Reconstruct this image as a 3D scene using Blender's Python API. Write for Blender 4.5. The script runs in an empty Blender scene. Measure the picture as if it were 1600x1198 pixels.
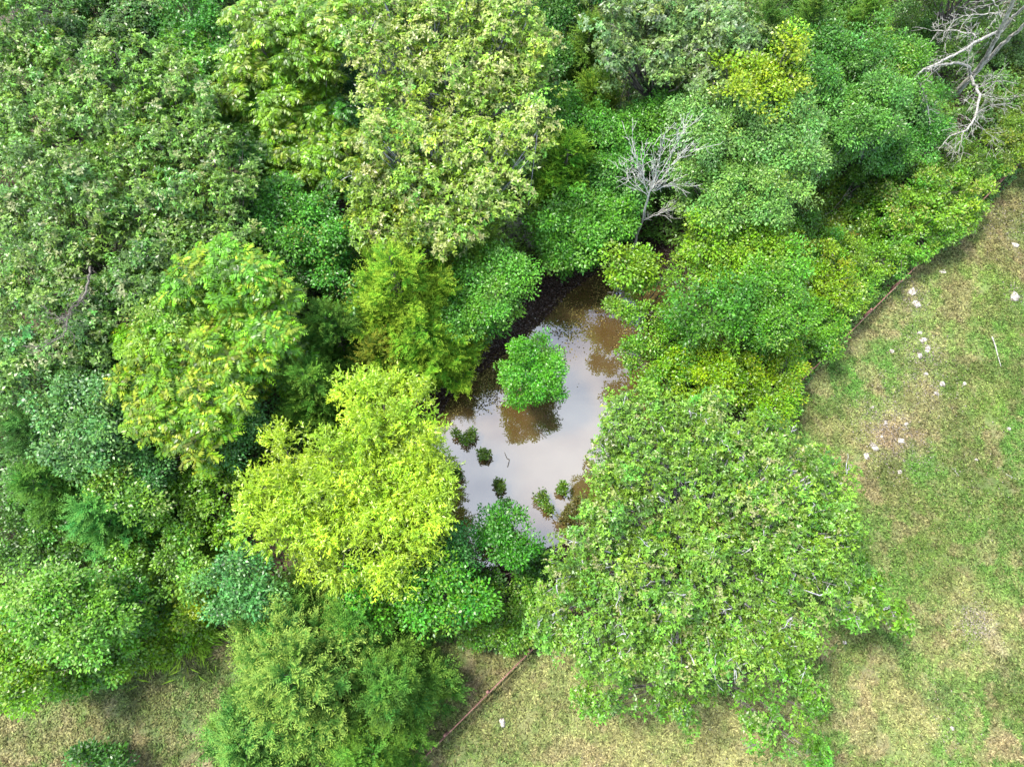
import bpy, math
import numpy as np

# ------------------------------------------------------------------ camera, sky, sun, exposure
SC = bpy.context.scene
COL = SC.collection
H = 36.0                      # flying height of the camera (m)
TILT = math.radians(20)
F = 1600 * 24 / 36.0          # focal length in photo pixels

cam_d = bpy.data.cameras.new('camera')
cam_d.lens = 24; cam_d.sensor_width = 36
cam_d.clip_start = 0.5; cam_d.clip_end = 3000
cam = bpy.data.objects.new('camera', cam_d); COL.objects.link(cam)
cam.location = (0, 0, H); cam.rotation_euler = (TILT, 0, 0)
SC.camera = cam

SUN_EL, SUN_AZ = math.radians(63), math.radians(-70)     # azimuth from north (+y), negative = west
world = bpy.data.worlds.new('World'); SC.world = world; world.use_nodes = True
nt = world.node_tree; nt.nodes.clear()
def N(tree, kind, **kw):
    n = tree.nodes.new(kind)
    for k, v in kw.items(): setattr(n, k, v)
    return n
w_out = N(nt, 'ShaderNodeOutputWorld'); w_bg = N(nt, 'ShaderNodeBackground')
w_sky = N(nt, 'ShaderNodeTexSky', sky_type='NISHITA', sun_disc=False)
w_sky.sun_elevation = SUN_EL; w_sky.sun_rotation = SUN_AZ
w_sky.air_density = 1.0; w_sky.dust_density = 1.0
w_tc = N(nt, 'ShaderNodeTexCoord')
w_map = N(nt, 'ShaderNodeMapping'); w_map.inputs['Location'].default_value = (0.35, 0.1, 0.0)
w_no = N(nt, 'ShaderNodeTexNoise'); w_no.inputs['Scale'].default_value = 3.6
w_no.inputs['Detail'].default_value = 5; w_no.inputs['Roughness'].default_value = 0.5
w_no.inputs['Distortion'].default_value = 0.4
w_rp = N(nt, 'ShaderNodeValToRGB')
w_rp.color_ramp.elements[0].position = 0.40; w_rp.color_ramp.elements[0].color = (0.12, 0.12, 0.12, 1)
w_rp.color_ramp.elements[1].position = 0.66; w_rp.color_ramp.elements[1].color = (1, 1, 1, 1)
w_mix = N(nt, 'ShaderNodeMixRGB'); w_mix.inputs[2].default_value = (7.0, 7.5, 8.3, 1)
nt.links.new(w_tc.outputs['Generated'], w_map.inputs[0]); nt.links.new(w_map.outputs[0], w_no.inputs['Vector'])
w_d = N(nt, 'ShaderNodeVectorMath', operation='DISTANCE'); w_d.inputs[1].default_value = (0.045, 0.21, 0.975)
w_fall = N(nt, 'ShaderNodeMapRange'); w_fall.interpolation_type = 'SMOOTHSTEP'
w_fall.inputs['From Min'].default_value = 0.30; w_fall.inputs['From Max'].default_value = 0.04
w_fall.inputs['To Min'].default_value = -0.07; w_fall.inputs['To Max'].default_value = 0.16
w_add = N(nt, 'ShaderNodeMath', operation='ADD')
nt.links.new(w_tc.outputs['Generated'], w_d.inputs[0]); nt.links.new(w_d.outputs['Value'], w_fall.inputs['Value'])
nt.links.new(w_no.outputs['Fac'], w_add.inputs[0]); nt.links.new(w_fall.outputs[0], w_add.inputs[1])
nt.links.new(w_add.outputs[0], w_rp.inputs[0]); nt.links.new(w_rp.outputs[0], w_mix.inputs[0])
nt.links.new(w_sky.outputs[0], w_mix.inputs[1]); nt.links.new(w_mix.outputs[0], w_bg.inputs[0])
nt.links.new(w_bg.outputs[0], w_out.inputs[0])
w_bg.inputs[1].default_value = 0.15

sun_d = bpy.data.lights.new('sun', 'SUN'); sun_d.energy = 2.75; sun_d.angle = math.radians(10.0)
sun_d.color = (1.0, 0.95, 0.86)
sun = bpy.data.objects.new('sun', sun_d); COL.objects.link(sun)
sun.location = (0, 0, 60)
sun.rotation_euler = (math.pi/2 - SUN_EL, 0, math.pi - SUN_AZ)

vs = SC.view_settings
vs.view_transform = 'Standard'; vs.look = 'None'; vs.exposure = 1.68; vs.gamma = 1.0
SC.cycles.max_bounces = 7; SC.cycles.diffuse_bounces = 3; SC.cycles.glossy_bounces = 3
SC.cycles.transmission_bounces = 4; SC.cycles.transparent_max_bounces = 4

# ------------------------------------------------------------------ helpers
ct, st = math.cos(TILT), math.sin(TILT)
def px(u, v, z):
    "point at height z seen at photo pixel (u, v)"
    cx, cy = (u - 800) / F, (599 - v) / F
    dx, dy, dz = cx, cy * ct + st, cy * st - ct
    s = (z - H) / dz
    return np.array([dx * s, dy * s, z])
def mpp(u, v, z):
    cy = (599 - v) / F
    return (z - H) / (cy * st - ct) / F
def topix(P):
    x, y, z = P[:, 0], P[:, 1], P[:, 2] - H
    a = y * ct + z * st; b = -y * st + z * ct
    return np.stack([800 + F * x / (-b), 599 - F * a / (-b)], 1)

def unit(a): return a / np.maximum(np.linalg.norm(a, axis=-1, keepdims=True), 1e-9)
def srgb(c):
    c = np.array(c, float) / 255
    return np.where(c <= .04045, c / 12.92, ((c + .055) / 1.055) ** 2.4)
LF = 0.56                        # sunlit picture colour -> leaf reflectance
def vivid(c, k=1.02):
    c = c * np.array([1.16, 1.0, .58])
    g = c @ np.array([.25, .6, .15]); return (g + (c - g) * k).clip(.004, .9)
def share(c): return srgb(c) * .82 + srgb((122, 186, 80)) * .18
def calm(z): return z if z < 5 else 5 + (z - 5) * .58
def rdir(rng, n):
    return unit(rng.normal(size=(n, 3)))

# value noise on numpy arrays
_ng = np.random.default_rng(5).random((256, 256))
def vnoise(x, y, s, o=0):
    x = x / s + 37.3 * (o + 1); y = y / s + 91.7 * (o + 1)
    xi = np.floor(x).astype(int); yi = np.floor(y).astype(int)
    fx = x - xi; fy = y - yi
    fx = fx * fx * (3 - 2 * fx); fy = fy * fy * (3 - 2 * fy)
    g = lambda a, b: _ng[a % 256, b % 256]
    return (g(xi, yi) * (1 - fx) + g(xi + 1, yi) * fx) * (1 - fy) + (g(xi, yi + 1) * (1 - fx) + g(xi + 1, yi + 1) * fx) * fy
def fbm(x, y, s, o=0, k=4):
    t = 0; a = 1; w = 0
    for i in range(k):
        t = t + a * vnoise(x, y, s / 2 ** i, o + i * 3); w += a; a *= .55
    return t / w

def in_poly(p, poly):
    x, y = p[:, 0], p[:, 1]; c = np.zeros(len(p), bool); n = len(poly)
    for i in range(n):
        x1, y1 = poly[i]; x2, y2 = poly[(i + 1) % n]
        if y1 == y2: continue
        c ^= ((y1 > y) != (y2 > y)) & (x < (x2 - x1) * (y - y1) / (y2 - y1) + x1)
    return c
def poly_dist(p, poly):
    d = np.full(len(p), 1e9); n = len(poly); poly = np.array(poly, float)
    for i in range(n):
        a = poly[i]; b = poly[(i + 1) % n]; ab = b - a
        t = np.clip(((p - a) @ ab) / (ab @ ab), 0, 1)
        d = np.minimum(d, np.linalg.norm(p - (a + t[:, None] * ab), axis=1))
    return np.where(in_poly(p, poly), -d, d)

class Acc:
    "collects quads (with a colour each point) and builds ONE mesh"
    def __init__(s): s.v = []; s.f = []; s.c = []; s.n = 0
    def add(s, v, f, c=None):
        s.f.append(np.asarray(f, np.int64) + s.n); s.v.append(v); s.n += len(v)
        s.c.append(np.ones((len(v), 3)) if c is None else c)
    def build(s, name, mat, parent=None, smooth=False):
        v = np.concatenate(s.v); f = np.concatenate(s.f); c = np.concatenate(s.c)
        o3 = np.zeros(3)
        if parent is not None: o3 = np.array(parent['_o'])
        v = v - o3
        me = bpy.data.meshes.new(name); k = f.shape[1]
        me.vertices.add(len(v)); me.vertices.foreach_set('co', v.astype(np.float32).ravel())
        me.loops.add(f.size); me.loops.foreach_set('vertex_index', f.astype(np.int32).ravel())
        me.polygons.add(len(f)); me.polygons.foreach_set('loop_start', np.arange(0, f.size, k, dtype=np.int32))
        if smooth: me.polygons.foreach_set('use_smooth', np.ones(len(f), bool))
        at = me.color_attributes.new('tint', 'FLOAT_COLOR', 'POINT')
        at.data.foreach_set('color', np.concatenate([c, np.ones((len(c), 1))], 1).astype(np.float32).ravel())
        me.update(calc_edges=True); me.materials.append(mat)
        o = bpy.data.objects.new(name, me); COL.objects.link(o)
        if parent is not None: o.parent = parent
        return o

def root(name, label, cat, loc, group=None):
    o = bpy.data.objects.new(name, None); COL.objects.link(o)
    o.location = loc; o['_o'] = [float(q) for q in loc]; o.empty_display_size = .3
    o['label'] = label; o['category'] = cat
    if group: o['group'] = group
    return o
def tag(o, label, cat, group=None):
    o['label'] = label; o['category'] = cat
    if group: o['group'] = group
    return o

def tubes(acc, P, R, sides=5, col=None):
    "P (n,k,3) polylines, R (n,k) radii"
    P = np.asarray(P, float); R = np.asarray(R, float); n, k, _ = P.shape
    T = unit(np.gradient(P, axis=1))
    ref = np.where(np.abs(T[..., 2:3]) > .9, np.array([1., 0, 0]), np.array([0, 0, 1.]))
    A = unit(np.cross(T, ref)); B = np.cross(T, A)
    an = np.arange(sides) / sides * 2 * math.pi
    V = P[:, :, None] + R[:, :, None, None] * (np.cos(an)[:, None] * A[:, :, None] + np.sin(an)[:, None] * B[:, :, None])
    base = (np.arange(n) * k * sides)[:, None, None]
    i = np.arange(k - 1)[None, :, None] * sides; j = np.arange(sides)[None, None, :]; j2 = (j + 1) % sides
    Q = np.stack([base + i + j, base + i + j2, base + i + sides + j2, base + i + sides + j], -1).reshape(-1, 4)
    acc.add(V.reshape(-1, 3), Q, None if col is None else np.repeat(col, k * sides, 0))

def leaf_quads(acc, P, D, Nn, L, W, C, fold=.12, droop=.15):
    n = len(P); L = np.broadcast_to(L, n)[:, None]; W = np.broadcast_to(W, n)[:, None]
    S = unit(np.cross(D, Nn)); Nn = unit(np.cross(S, D))
    m = P + D * L * .42
    v = np.stack([P, m + S * W / 2 + Nn * W * fold, P + D * L - Nn * L * droop, m - S * W / 2 + Nn * W * fold], 1)
    f = np.arange(n * 4).reshape(n, 4)
    acc.add(v.reshape(-1, 3), f, np.repeat(C, 4, 0))

# ------------------------------------------------------------------ materials
def new_mat(name):
    m = bpy.data.materials.new(name); m.use_nodes = True; t = m.node_tree; t.nodes.clear()
    return m, t, N(t, 'ShaderNodeOutputMaterial')
def leaf_mat(name, trans=.33, rough=.38, spec=.5):
    m, t, out = new_mat(name)
    a = N(t, 'ShaderNodeAttribute', attribute_name='tint')
    tc = N(t, 'ShaderNodeTexCoord'); no = N(t, 'ShaderNodeTexNoise'); no.inputs['Scale'].default_value = 9
    t.links.new(tc.outputs['Object'], no.inputs['Vector'])
    mr = N(t, 'ShaderNodeMapRange'); mr.inputs['To Min'].default_value = .8; mr.inputs['To Max'].default_value = 1.2
    t.links.new(no.outputs['Fac'], mr.inputs['Value'])
    mu = N(t, 'ShaderNodeVectorMath', operation='SCALE')
    t.links.new(a.outputs['Color'], mu.inputs[0]); t.links.new(mr.outputs[0], mu.inputs['Scale'])
    p = N(t, 'ShaderNodeBsdfPrincipled'); p.inputs['Roughness'].default_value = rough
    p.inputs['Specular IOR Level'].default_value = spec
    tr = N(t, 'ShaderNodeBsdfTranslucent')
    yel = N(t, 'ShaderNodeVectorMath', operation='MULTIPLY'); yel.inputs[1].default_value = (1.15, 1.15, .6)
    mx = N(t, 'ShaderNodeMixShader'); mx.inputs[0].default_value = trans
    t.links.new(mu.outputs[0], p.inputs['Base Color']); t.links.new(mu.outputs[0], yel.inputs[0]); t.links.new(yel.outputs[0], tr.inputs[0])
    t.links.new(p.outputs[0], mx.inputs[1]); t.links.new(tr.outputs[0], mx.inputs[2]); t.links.new(mx.outputs[0], out.inputs[0])
    return m
def bark_mat(name, c1, c2, scale=6, rough=.9):
    m, t, out = new_mat(name)
    tc = N(t, 'ShaderNodeTexCoord'); mp = N(t, 'ShaderNodeMapping'); mp.inputs['Scale'].default_value = (1, 1, .35)
    no = N(t, 'ShaderNodeTexNoise'); no.inputs['Scale'].default_value = scale; no.inputs['Detail'].default_value = 6
    r = N(t, 'ShaderNodeValToRGB'); r.color_ramp.elements[0].position = .38; r.color_ramp.elements[1].position = .6
    r.color_ramp.elements[0].color = (*c1, 1); r.color_ramp.elements[1].color = (*c2, 1)
    p = N(t, 'ShaderNodeBsdfPrincipled'); p.inputs['Roughness'].default_value = rough
    b = N(t, 'ShaderNodeBump'); b.inputs['Strength'].default_value = .5; b.inputs['Distance'].default_value = .03
    t.links.new(tc.outputs['Object'], mp.inputs[0]); t.links.new(mp.outputs[0], no.inputs['Vector'])
    t.links.new(no.outputs['Fac'], r.inputs[0]); t.links.new(r.outputs[0], p.inputs['Base Color'])
    t.links.new(no.outputs['Fac'], b.inputs['Height']); t.links.new(b.outputs[0], p.inputs['Normal'])
    t.links.new(p.outputs[0], out.inputs[0])
    return m
LEAF = leaf_mat('broad_leaf'); NEEDLE = leaf_mat('cedar_foliage', .25, .6, .15); GLOSSY = leaf_mat('waxy_leaf', .3, .42, .4)
GRASS = leaf_mat('grass_blade', .3, .7, .1); LITTER = leaf_mat('dead_leaf', .1, .9, .1)
BARK = bark_mat('grey_brown_bark', (.05, .04, .032), (.17, .145, .12))
BARK_PALE = bark_mat('pale_grey_bark', (.16, .15, .15), (.42, .41, .42), 9)
BARK_WHITE = bark_mat('bleached_dead_wood', (.30, .28, .25), (.60, .575, .52), 12)
BARK_DEAD = bark_mat('weathered_dead_wood', (.15, .14, .115), (.40, .38, .34), 10)
WOOD_RED = bark_mat('red_brown_fence_board', (.12, .055, .045), (.27, .14, .11), 14)
ROCK = bark_mat('white_limestone', (.13, .105, .08), (.44, .41, .36), 9)

# ------------------------------------------------------------------ layout outlines
POND_PX = [(676,660),(700,622),(748,582),(800,540),(848,498),(886,456),(935,420),(1010,425),(1062,462),(1056,520),(1016,570),
           (1022,620),(1012,690),(985,745),(948,790),(908,815),(885,850),(850,862),(806,872),(772,890),(735,884),(700,850),(680,790),(668,710)]
WATER_Z = -0.35
POND = [tuple(px(u, v, WATER_Z)[:2]) for u, v in POND_PX]
WOODS_EDGE = [(-900,1500),(-300,1220),(0,1112),(60,1100),(120,1075),(200,1055),(290,1015),(345,992),(420,1010),(560,1020),(680,1012),(760,1012),(830,1012),
              (900,1000),(960,960),(1100,800),(1236,650),(1268,590),(1325,520),(1380,470),(1435,408),(1500,372),(1548,318),(1600,262),(1900,-60)]
EDGE = [tuple(px(u, v, 0)[:2]) for u, v in WOODS_EDGE]
LAWN = EDGE + [(300., EDGE[-1][1]), (300., -300.), (-300., -300.), (-300., EDGE[0][1])]
def ground_z(x, y):
    p = np.stack([x, y], 1)
    d = np.full(len(x), 50.)
    near = (np.abs(x - 1.5) < 22) & (np.abs(y - 10.5) < 22)
    if near.any(): d[near] = poly_dist(p[near], POND)
    z = (fbm(x, y, 9., 1) - .5) * .35 + (fbm(x, y, 1.6, 4) - .5) * .10
    z = z * np.clip((d + .5) / 3, 0, 1)
    dip = np.clip((1.3 - d) / 1.9, 0, 1); dip = dip * dip * (3 - 2 * dip)
    return z - dip * .75 - np.clip(-d - .2, 0, 2.5) * .35, d
def gz(x, y): return float(ground_z(np.array([float(x)]), np.array([float(y)]))[0][0])

# lawn colour: patches of green, olive, straw and bare brown soil (pixel x, pixel y, radius, weight, kind)
PATCH = [(1000,1120,150,1.0,'straw'),(850,1080,90,.8,'straw'),(1080,1180,120,1.0,'straw'),(940,1180,110,.9,'straw'),(760,1060,60,.9,'brown'),(730,1150,70,.7,'brown'),
         (1380,1110,80,.6,'straw'),(1480,1010,50,.5,'straw'),(1560,960,50,.5,'straw'),(1440,1160,60,.6,'straw'),(1340,1060,60,.7,'straw'),
         (1526,976,26,1.3,'bare'),(1500,890,120,.6,'olive'),(1430,830,120,.7,'olive'),(1560,780,110,.6,'olive'),(1500,700,120,.5,'olive'),
         (1540,440,130,.6,'lime'),(1440,560,110,.6,'pale'),(1480,470,90,.5,'pale'),(1360,560,50,1.2,'green'),(1310,590,45,1.2,'green'),
         (1290,650,45,.8,'brown'),(1380,690,50,.8,'pink'),(1430,650,50,.6,'pink'),(1330,650,60,.6,'pale'),(1500,640,60,.5,'olive'),
         (1560,350,70,1.6,'brown'),(1530,370,40,1.4,'brown'),(1480,400,30,1.3,'pink'),(1440,430,26,1.2,'pink'),(1350,520,26,1.1,'pink'),(1395,700,36,1.2,'pink'),(1365,670,30,1.0,'pink'),(1440,610,30,.9,'pink'),(1520,930,40,.8,'straw'),(1420,1080,40,.9,'brown'),(1470,1100,30,.9,'grey'),(1555,1040,35,.9,'grey'),(1400,1000,30,.8,'pink'),(1590,310,60,1.3,'brown'),(1600,400,40,.9,'brown'),(1400,450,30,1.0,'pink'),(1375,480,30,1.0,'pink'),
         (1540,840,60,.9,'green'),(1590,820,50,.9,'green'),(1460,750,50,.9,'green'),(1400,760,50,.7,'brown'),(1560,640,60,.7,'lime'),
         (1560,560,60,.7,'green'),(1340,1150,50,.8,'green'),(1580,1080,60,.6,'olive'),(1330,940,70,.6,'olive'),(1350,1010,60,.5,'olive'),
         (240,1100,90,.9,'grey'),(180,1160,80,.8,'grey'),(110,1130,50,.7,'pink'),(30,1150,60,.8,'straw'),(250,1050,50,.7,'brown'),(310,1010,35,1.0,'pink'),
         (1150,1180,60,1.0,'straw'),(1200,1120,30,1.0,'brown'),(1180,1110,40,.9,'straw'),(960,1060,60,.6,'green'),(870,1130,40,.5,'green')]
PCOL = {'straw': (190,180,124), 'brown': (148,128,94), 'bare': (215,190,165), 'olive': (112,124,62), 'lime': (140,165,70), 'pale': (172,180,110),
        'green': (96,158,62), 'pink': (190,155,130), 'grey': (112,112,82)}
def lawn_color(x, y):
    sharp = fbm(x, y, .45, 141)
    n1 = fbm(x, y, 3.0, 11); n2 = fbm(x, y, .9, 17); n3 = fbm(x, y, 5.5, 23)
    wx = x + (n1 - .5) * 4; wy = y + (fbm(x, y, 3.0, 31) - .5) * 4
    c = np.zeros((len(x), 3)); w = np.zeros(len(x))
    def put(col, wt):
        nonlocal c, w
        c = c + srgb(col) * wt[:, None]; w = w + wt
    put((120, 152, 74), np.full(len(x), .85))
    put(PCOL['green'], np.clip((n1 - .55) * 7, 0, 1) * .8); put(PCOL['straw'], np.clip((n2 - .62) * 9, 0, 1) * .7)
    put(PCOL['brown'], np.clip((.42 - n2) * 8, 0, 1) * .7); put(PCOL['olive'], np.clip((n3 - .5) * 5, 0, 1) * .5)
    put(PCOL['pink'], np.clip((fbm(x, y, 1.5, 41) - .61) * 14, 0, 1) * 1.2)
    put((96, 100, 56), np.clip((fbm(x, y, 1.9, 43) - .60) * 14, 0, 1) * 1.3)
    for u, v, r, k, kind in PATCH:
        q = px(u, v, 0); rr = r * mpp(u, v, 0)
        put(PCOL[kind], k * np.exp(-((wx - q[0]) ** 2 + (wy - q[1]) ** 2) / (rr * .75) ** 2) * (.5 + 1.1 * n2) * 1.15)
    put((84, 128, 56), np.clip((sharp - .60) * 14, 0, 1) * 1.2); put((176, 160, 122), np.clip((.37 - sharp) * 14, 0, 1) * 1.2)
    return c / w[:, None]
def lawn_mask(x, y):
    j = (fbm(x, y, 1.2, 51) - .5) * 1.6
    return in_poly(np.stack([x + j, y + j], 1), LAWN)

# ------------------------------------------------------------------ ground, one sheet to the horizon
def axis(lo, hi, step):
    core = np.arange(lo, hi + 1e-6, step); o = []; d = step; q = hi
    while q < 900: d *= 1.25; q += d; o.append(q)
    i = []; d = step; q = lo
    while q > -900: d *= 1.25; q -= d; i.append(q)
    return np.array(i[::-1] + list(core) + o)
gx = axis(-34, 36, .16); gy = axis(-10, 48, .16)
X, Y = np.meshgrid(gx, gy); xs, ys = X.ravel(), Y.ravel()
zs, dist = ground_z(xs, ys)
lm = lawn_mask(xs, ys)
gc = lawn_color(xs, ys) * .52
wd = fbm(xs, ys, 2.2, 61); w2 = fbm(xs, ys, .5, 71)
floor_c = np.array([.060, .042, .028])[None] * (.5 + w2[:, None]) + np.clip(wd - .5, 0, 1)[:, None] * np.array([.02, .07, .01])
gc = np.where(lm[:, None], gc, floor_c)
mud = np.clip((2.4 - dist) / 1.0, 0, 1)[:, None]
gc = gc * (1 - mud) + mud * np.array([.036, .028, .024]) * (.3 + 1.2 * w2[:, None])
ny, nx = X.shape
a = (np.arange(ny - 1)[:, None] * nx + np.arange(nx - 1)[None]).ravel()
ga = Acc(); ga.add(np.stack([xs, ys, zs], 1), np.stack([a, a + 1, a + nx + 1, a + nx], 1), gc)
GM, t, out = new_mat('ground_soil_and_turf')
at_ = N(t, 'ShaderNodeAttribute', attribute_name='tint'); tc = N(t, 'ShaderNodeTexCoord')
n1_ = N(t, 'ShaderNodeTexNoise'); n1_.inputs['Scale'].default_value = 14; n1_.inputs['Detail'].default_value = 5; n1_.inputs['Roughness'].default_value = .7
mr_ = N(t, 'ShaderNodeMapRange'); mr_.inputs['From Min'].default_value = .3; mr_.inputs['From Max'].default_value = .7
mr_.inputs['To Min'].default_value = .45; mr_.inputs['To Max'].default_value = 1.45
sc_ = N(t, 'ShaderNodeVectorMath', operation='SCALE'); p_ = N(t, 'ShaderNodeBsdfPrincipled'); p_.inputs['Roughness'].default_value = .95
b_ = N(t, 'ShaderNodeBump'); b_.inputs['Strength'].default_value = .8; b_.inputs['Distance'].default_value = .05
t.links.new(tc.outputs['Object'], n1_.inputs['Vector']); t.links.new(n1_.outputs['Fac'], mr_.inputs['Value'])
t.links.new(at_.outputs['Color'], sc_.inputs[0]); t.links.new(mr_.outputs[0], sc_.inputs['Scale']); t.links.new(sc_.outputs[0], p_.inputs['Base Color'])
t.links.new(n1_.outputs['Fac'], b_.inputs['Height']); t.links.new(b_.outputs[0], p_.inputs['Normal']); t.links.new(p_.outputs[0], out.inputs[0])
o = ga.build('ground', GM, smooth=True); o['kind'] = 'structure'

# ------------------------------------------------------------------ pond water
WM, t, out = new_mat('muddy_pond_water')
tc = N(t, 'ShaderNodeTexCoord'); n_ = N(t, 'ShaderNodeTexNoise'); n_.inputs['Scale'].default_value = .5; n_.inputs['Detail'].default_value = 4
r_ = N(t, 'ShaderNodeValToRGB'); r_.color_ramp.elements[0].position = .35; r_.color_ramp.elements[1].position = .7
r_.color_ramp.elements[0].color = (.070, .042, .015, 1); r_.color_ramp.elements[1].color = (.09, .062, .028, 1)
df = N(t, 'ShaderNodeBsdfDiffuse'); gl = N(t, 'ShaderNodeBsdfGlossy'); gl.inputs['Roughness'].default_value = .015
gl.inputs['Color'].default_value = (1, 1, 1, 1)
lw = N(t, 'ShaderNodeFresnel'); lw.inputs['IOR'].default_value = 2.4
mx = N(t, 'ShaderNodeMixShader')
rip = N(t, 'ShaderNodeTexNoise'); rip.inputs['Scale'].default_value = 3.0; rip.inputs['Detail'].default_value = 3
bp = N(t, 'ShaderNodeBump'); bp.inputs['Strength'].default_value = .02; bp.inputs['Distance'].default_value = .03
t.links.new(tc.outputs['Object'], n_.inputs['Vector']); t.links.new(n_.outputs['Fac'], r_.inputs[0]); t.links.new(r_.outputs[0], df.inputs['Color'])
t.links.new(tc.outputs['Object'], rip.inputs['Vector']); t.links.new(rip.outputs['Fac'], bp.inputs['Height']); t.links.new(bp.outputs[0], gl.inputs['Normal'])
t.links.new(lw.outputs[0], mx.inputs[0]); t.links.new(df.outputs[0], mx.inputs[1]); t.links.new(gl.outputs[0], mx.inputs[2]); t.links.new(mx.outputs[0], out.inputs[0])
cxy = np.mean(POND, axis=0)
an_ = np.arange(48) / 48 * 2 * math.pi; pr = np.array(POND) - cxy; wp = []
for q in an_:                                     # a plain convex sheet; the bank hides its rim
    dv = np.array([math.cos(q), math.sin(q)]); rr = (pr @ dv).max() + 1.2
    wp.append((cxy[0] + dv[0] * rr, cxy[1] + dv[1] * rr, WATER_Z))
wp = np.array(wp); wa = Acc(); m_ = len(wp)
wa.add(np.vstack([wp, [[cxy[0], cxy[1], WATER_Z]]]), [[i, (i + 1) % m_, m_] for i in range(m_)])
o = wa.build('pond_water', WM); o['kind'] = 'structure'

# ------------------------------------------------------------------ tree builders
def tint(rng, base, n, var=.18, hue=.12):
    c = np.tile(base, (n, 1)) * (1 + var * rng.normal(size=(n, 1))).clip(.45, 1.7)
    h = hue * rng.normal(size=n)
    c[:, 0] *= 1 + h * 1.3; c[:, 2] *= 1 - h * .8
    return c.clip(.004, .9)

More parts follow.
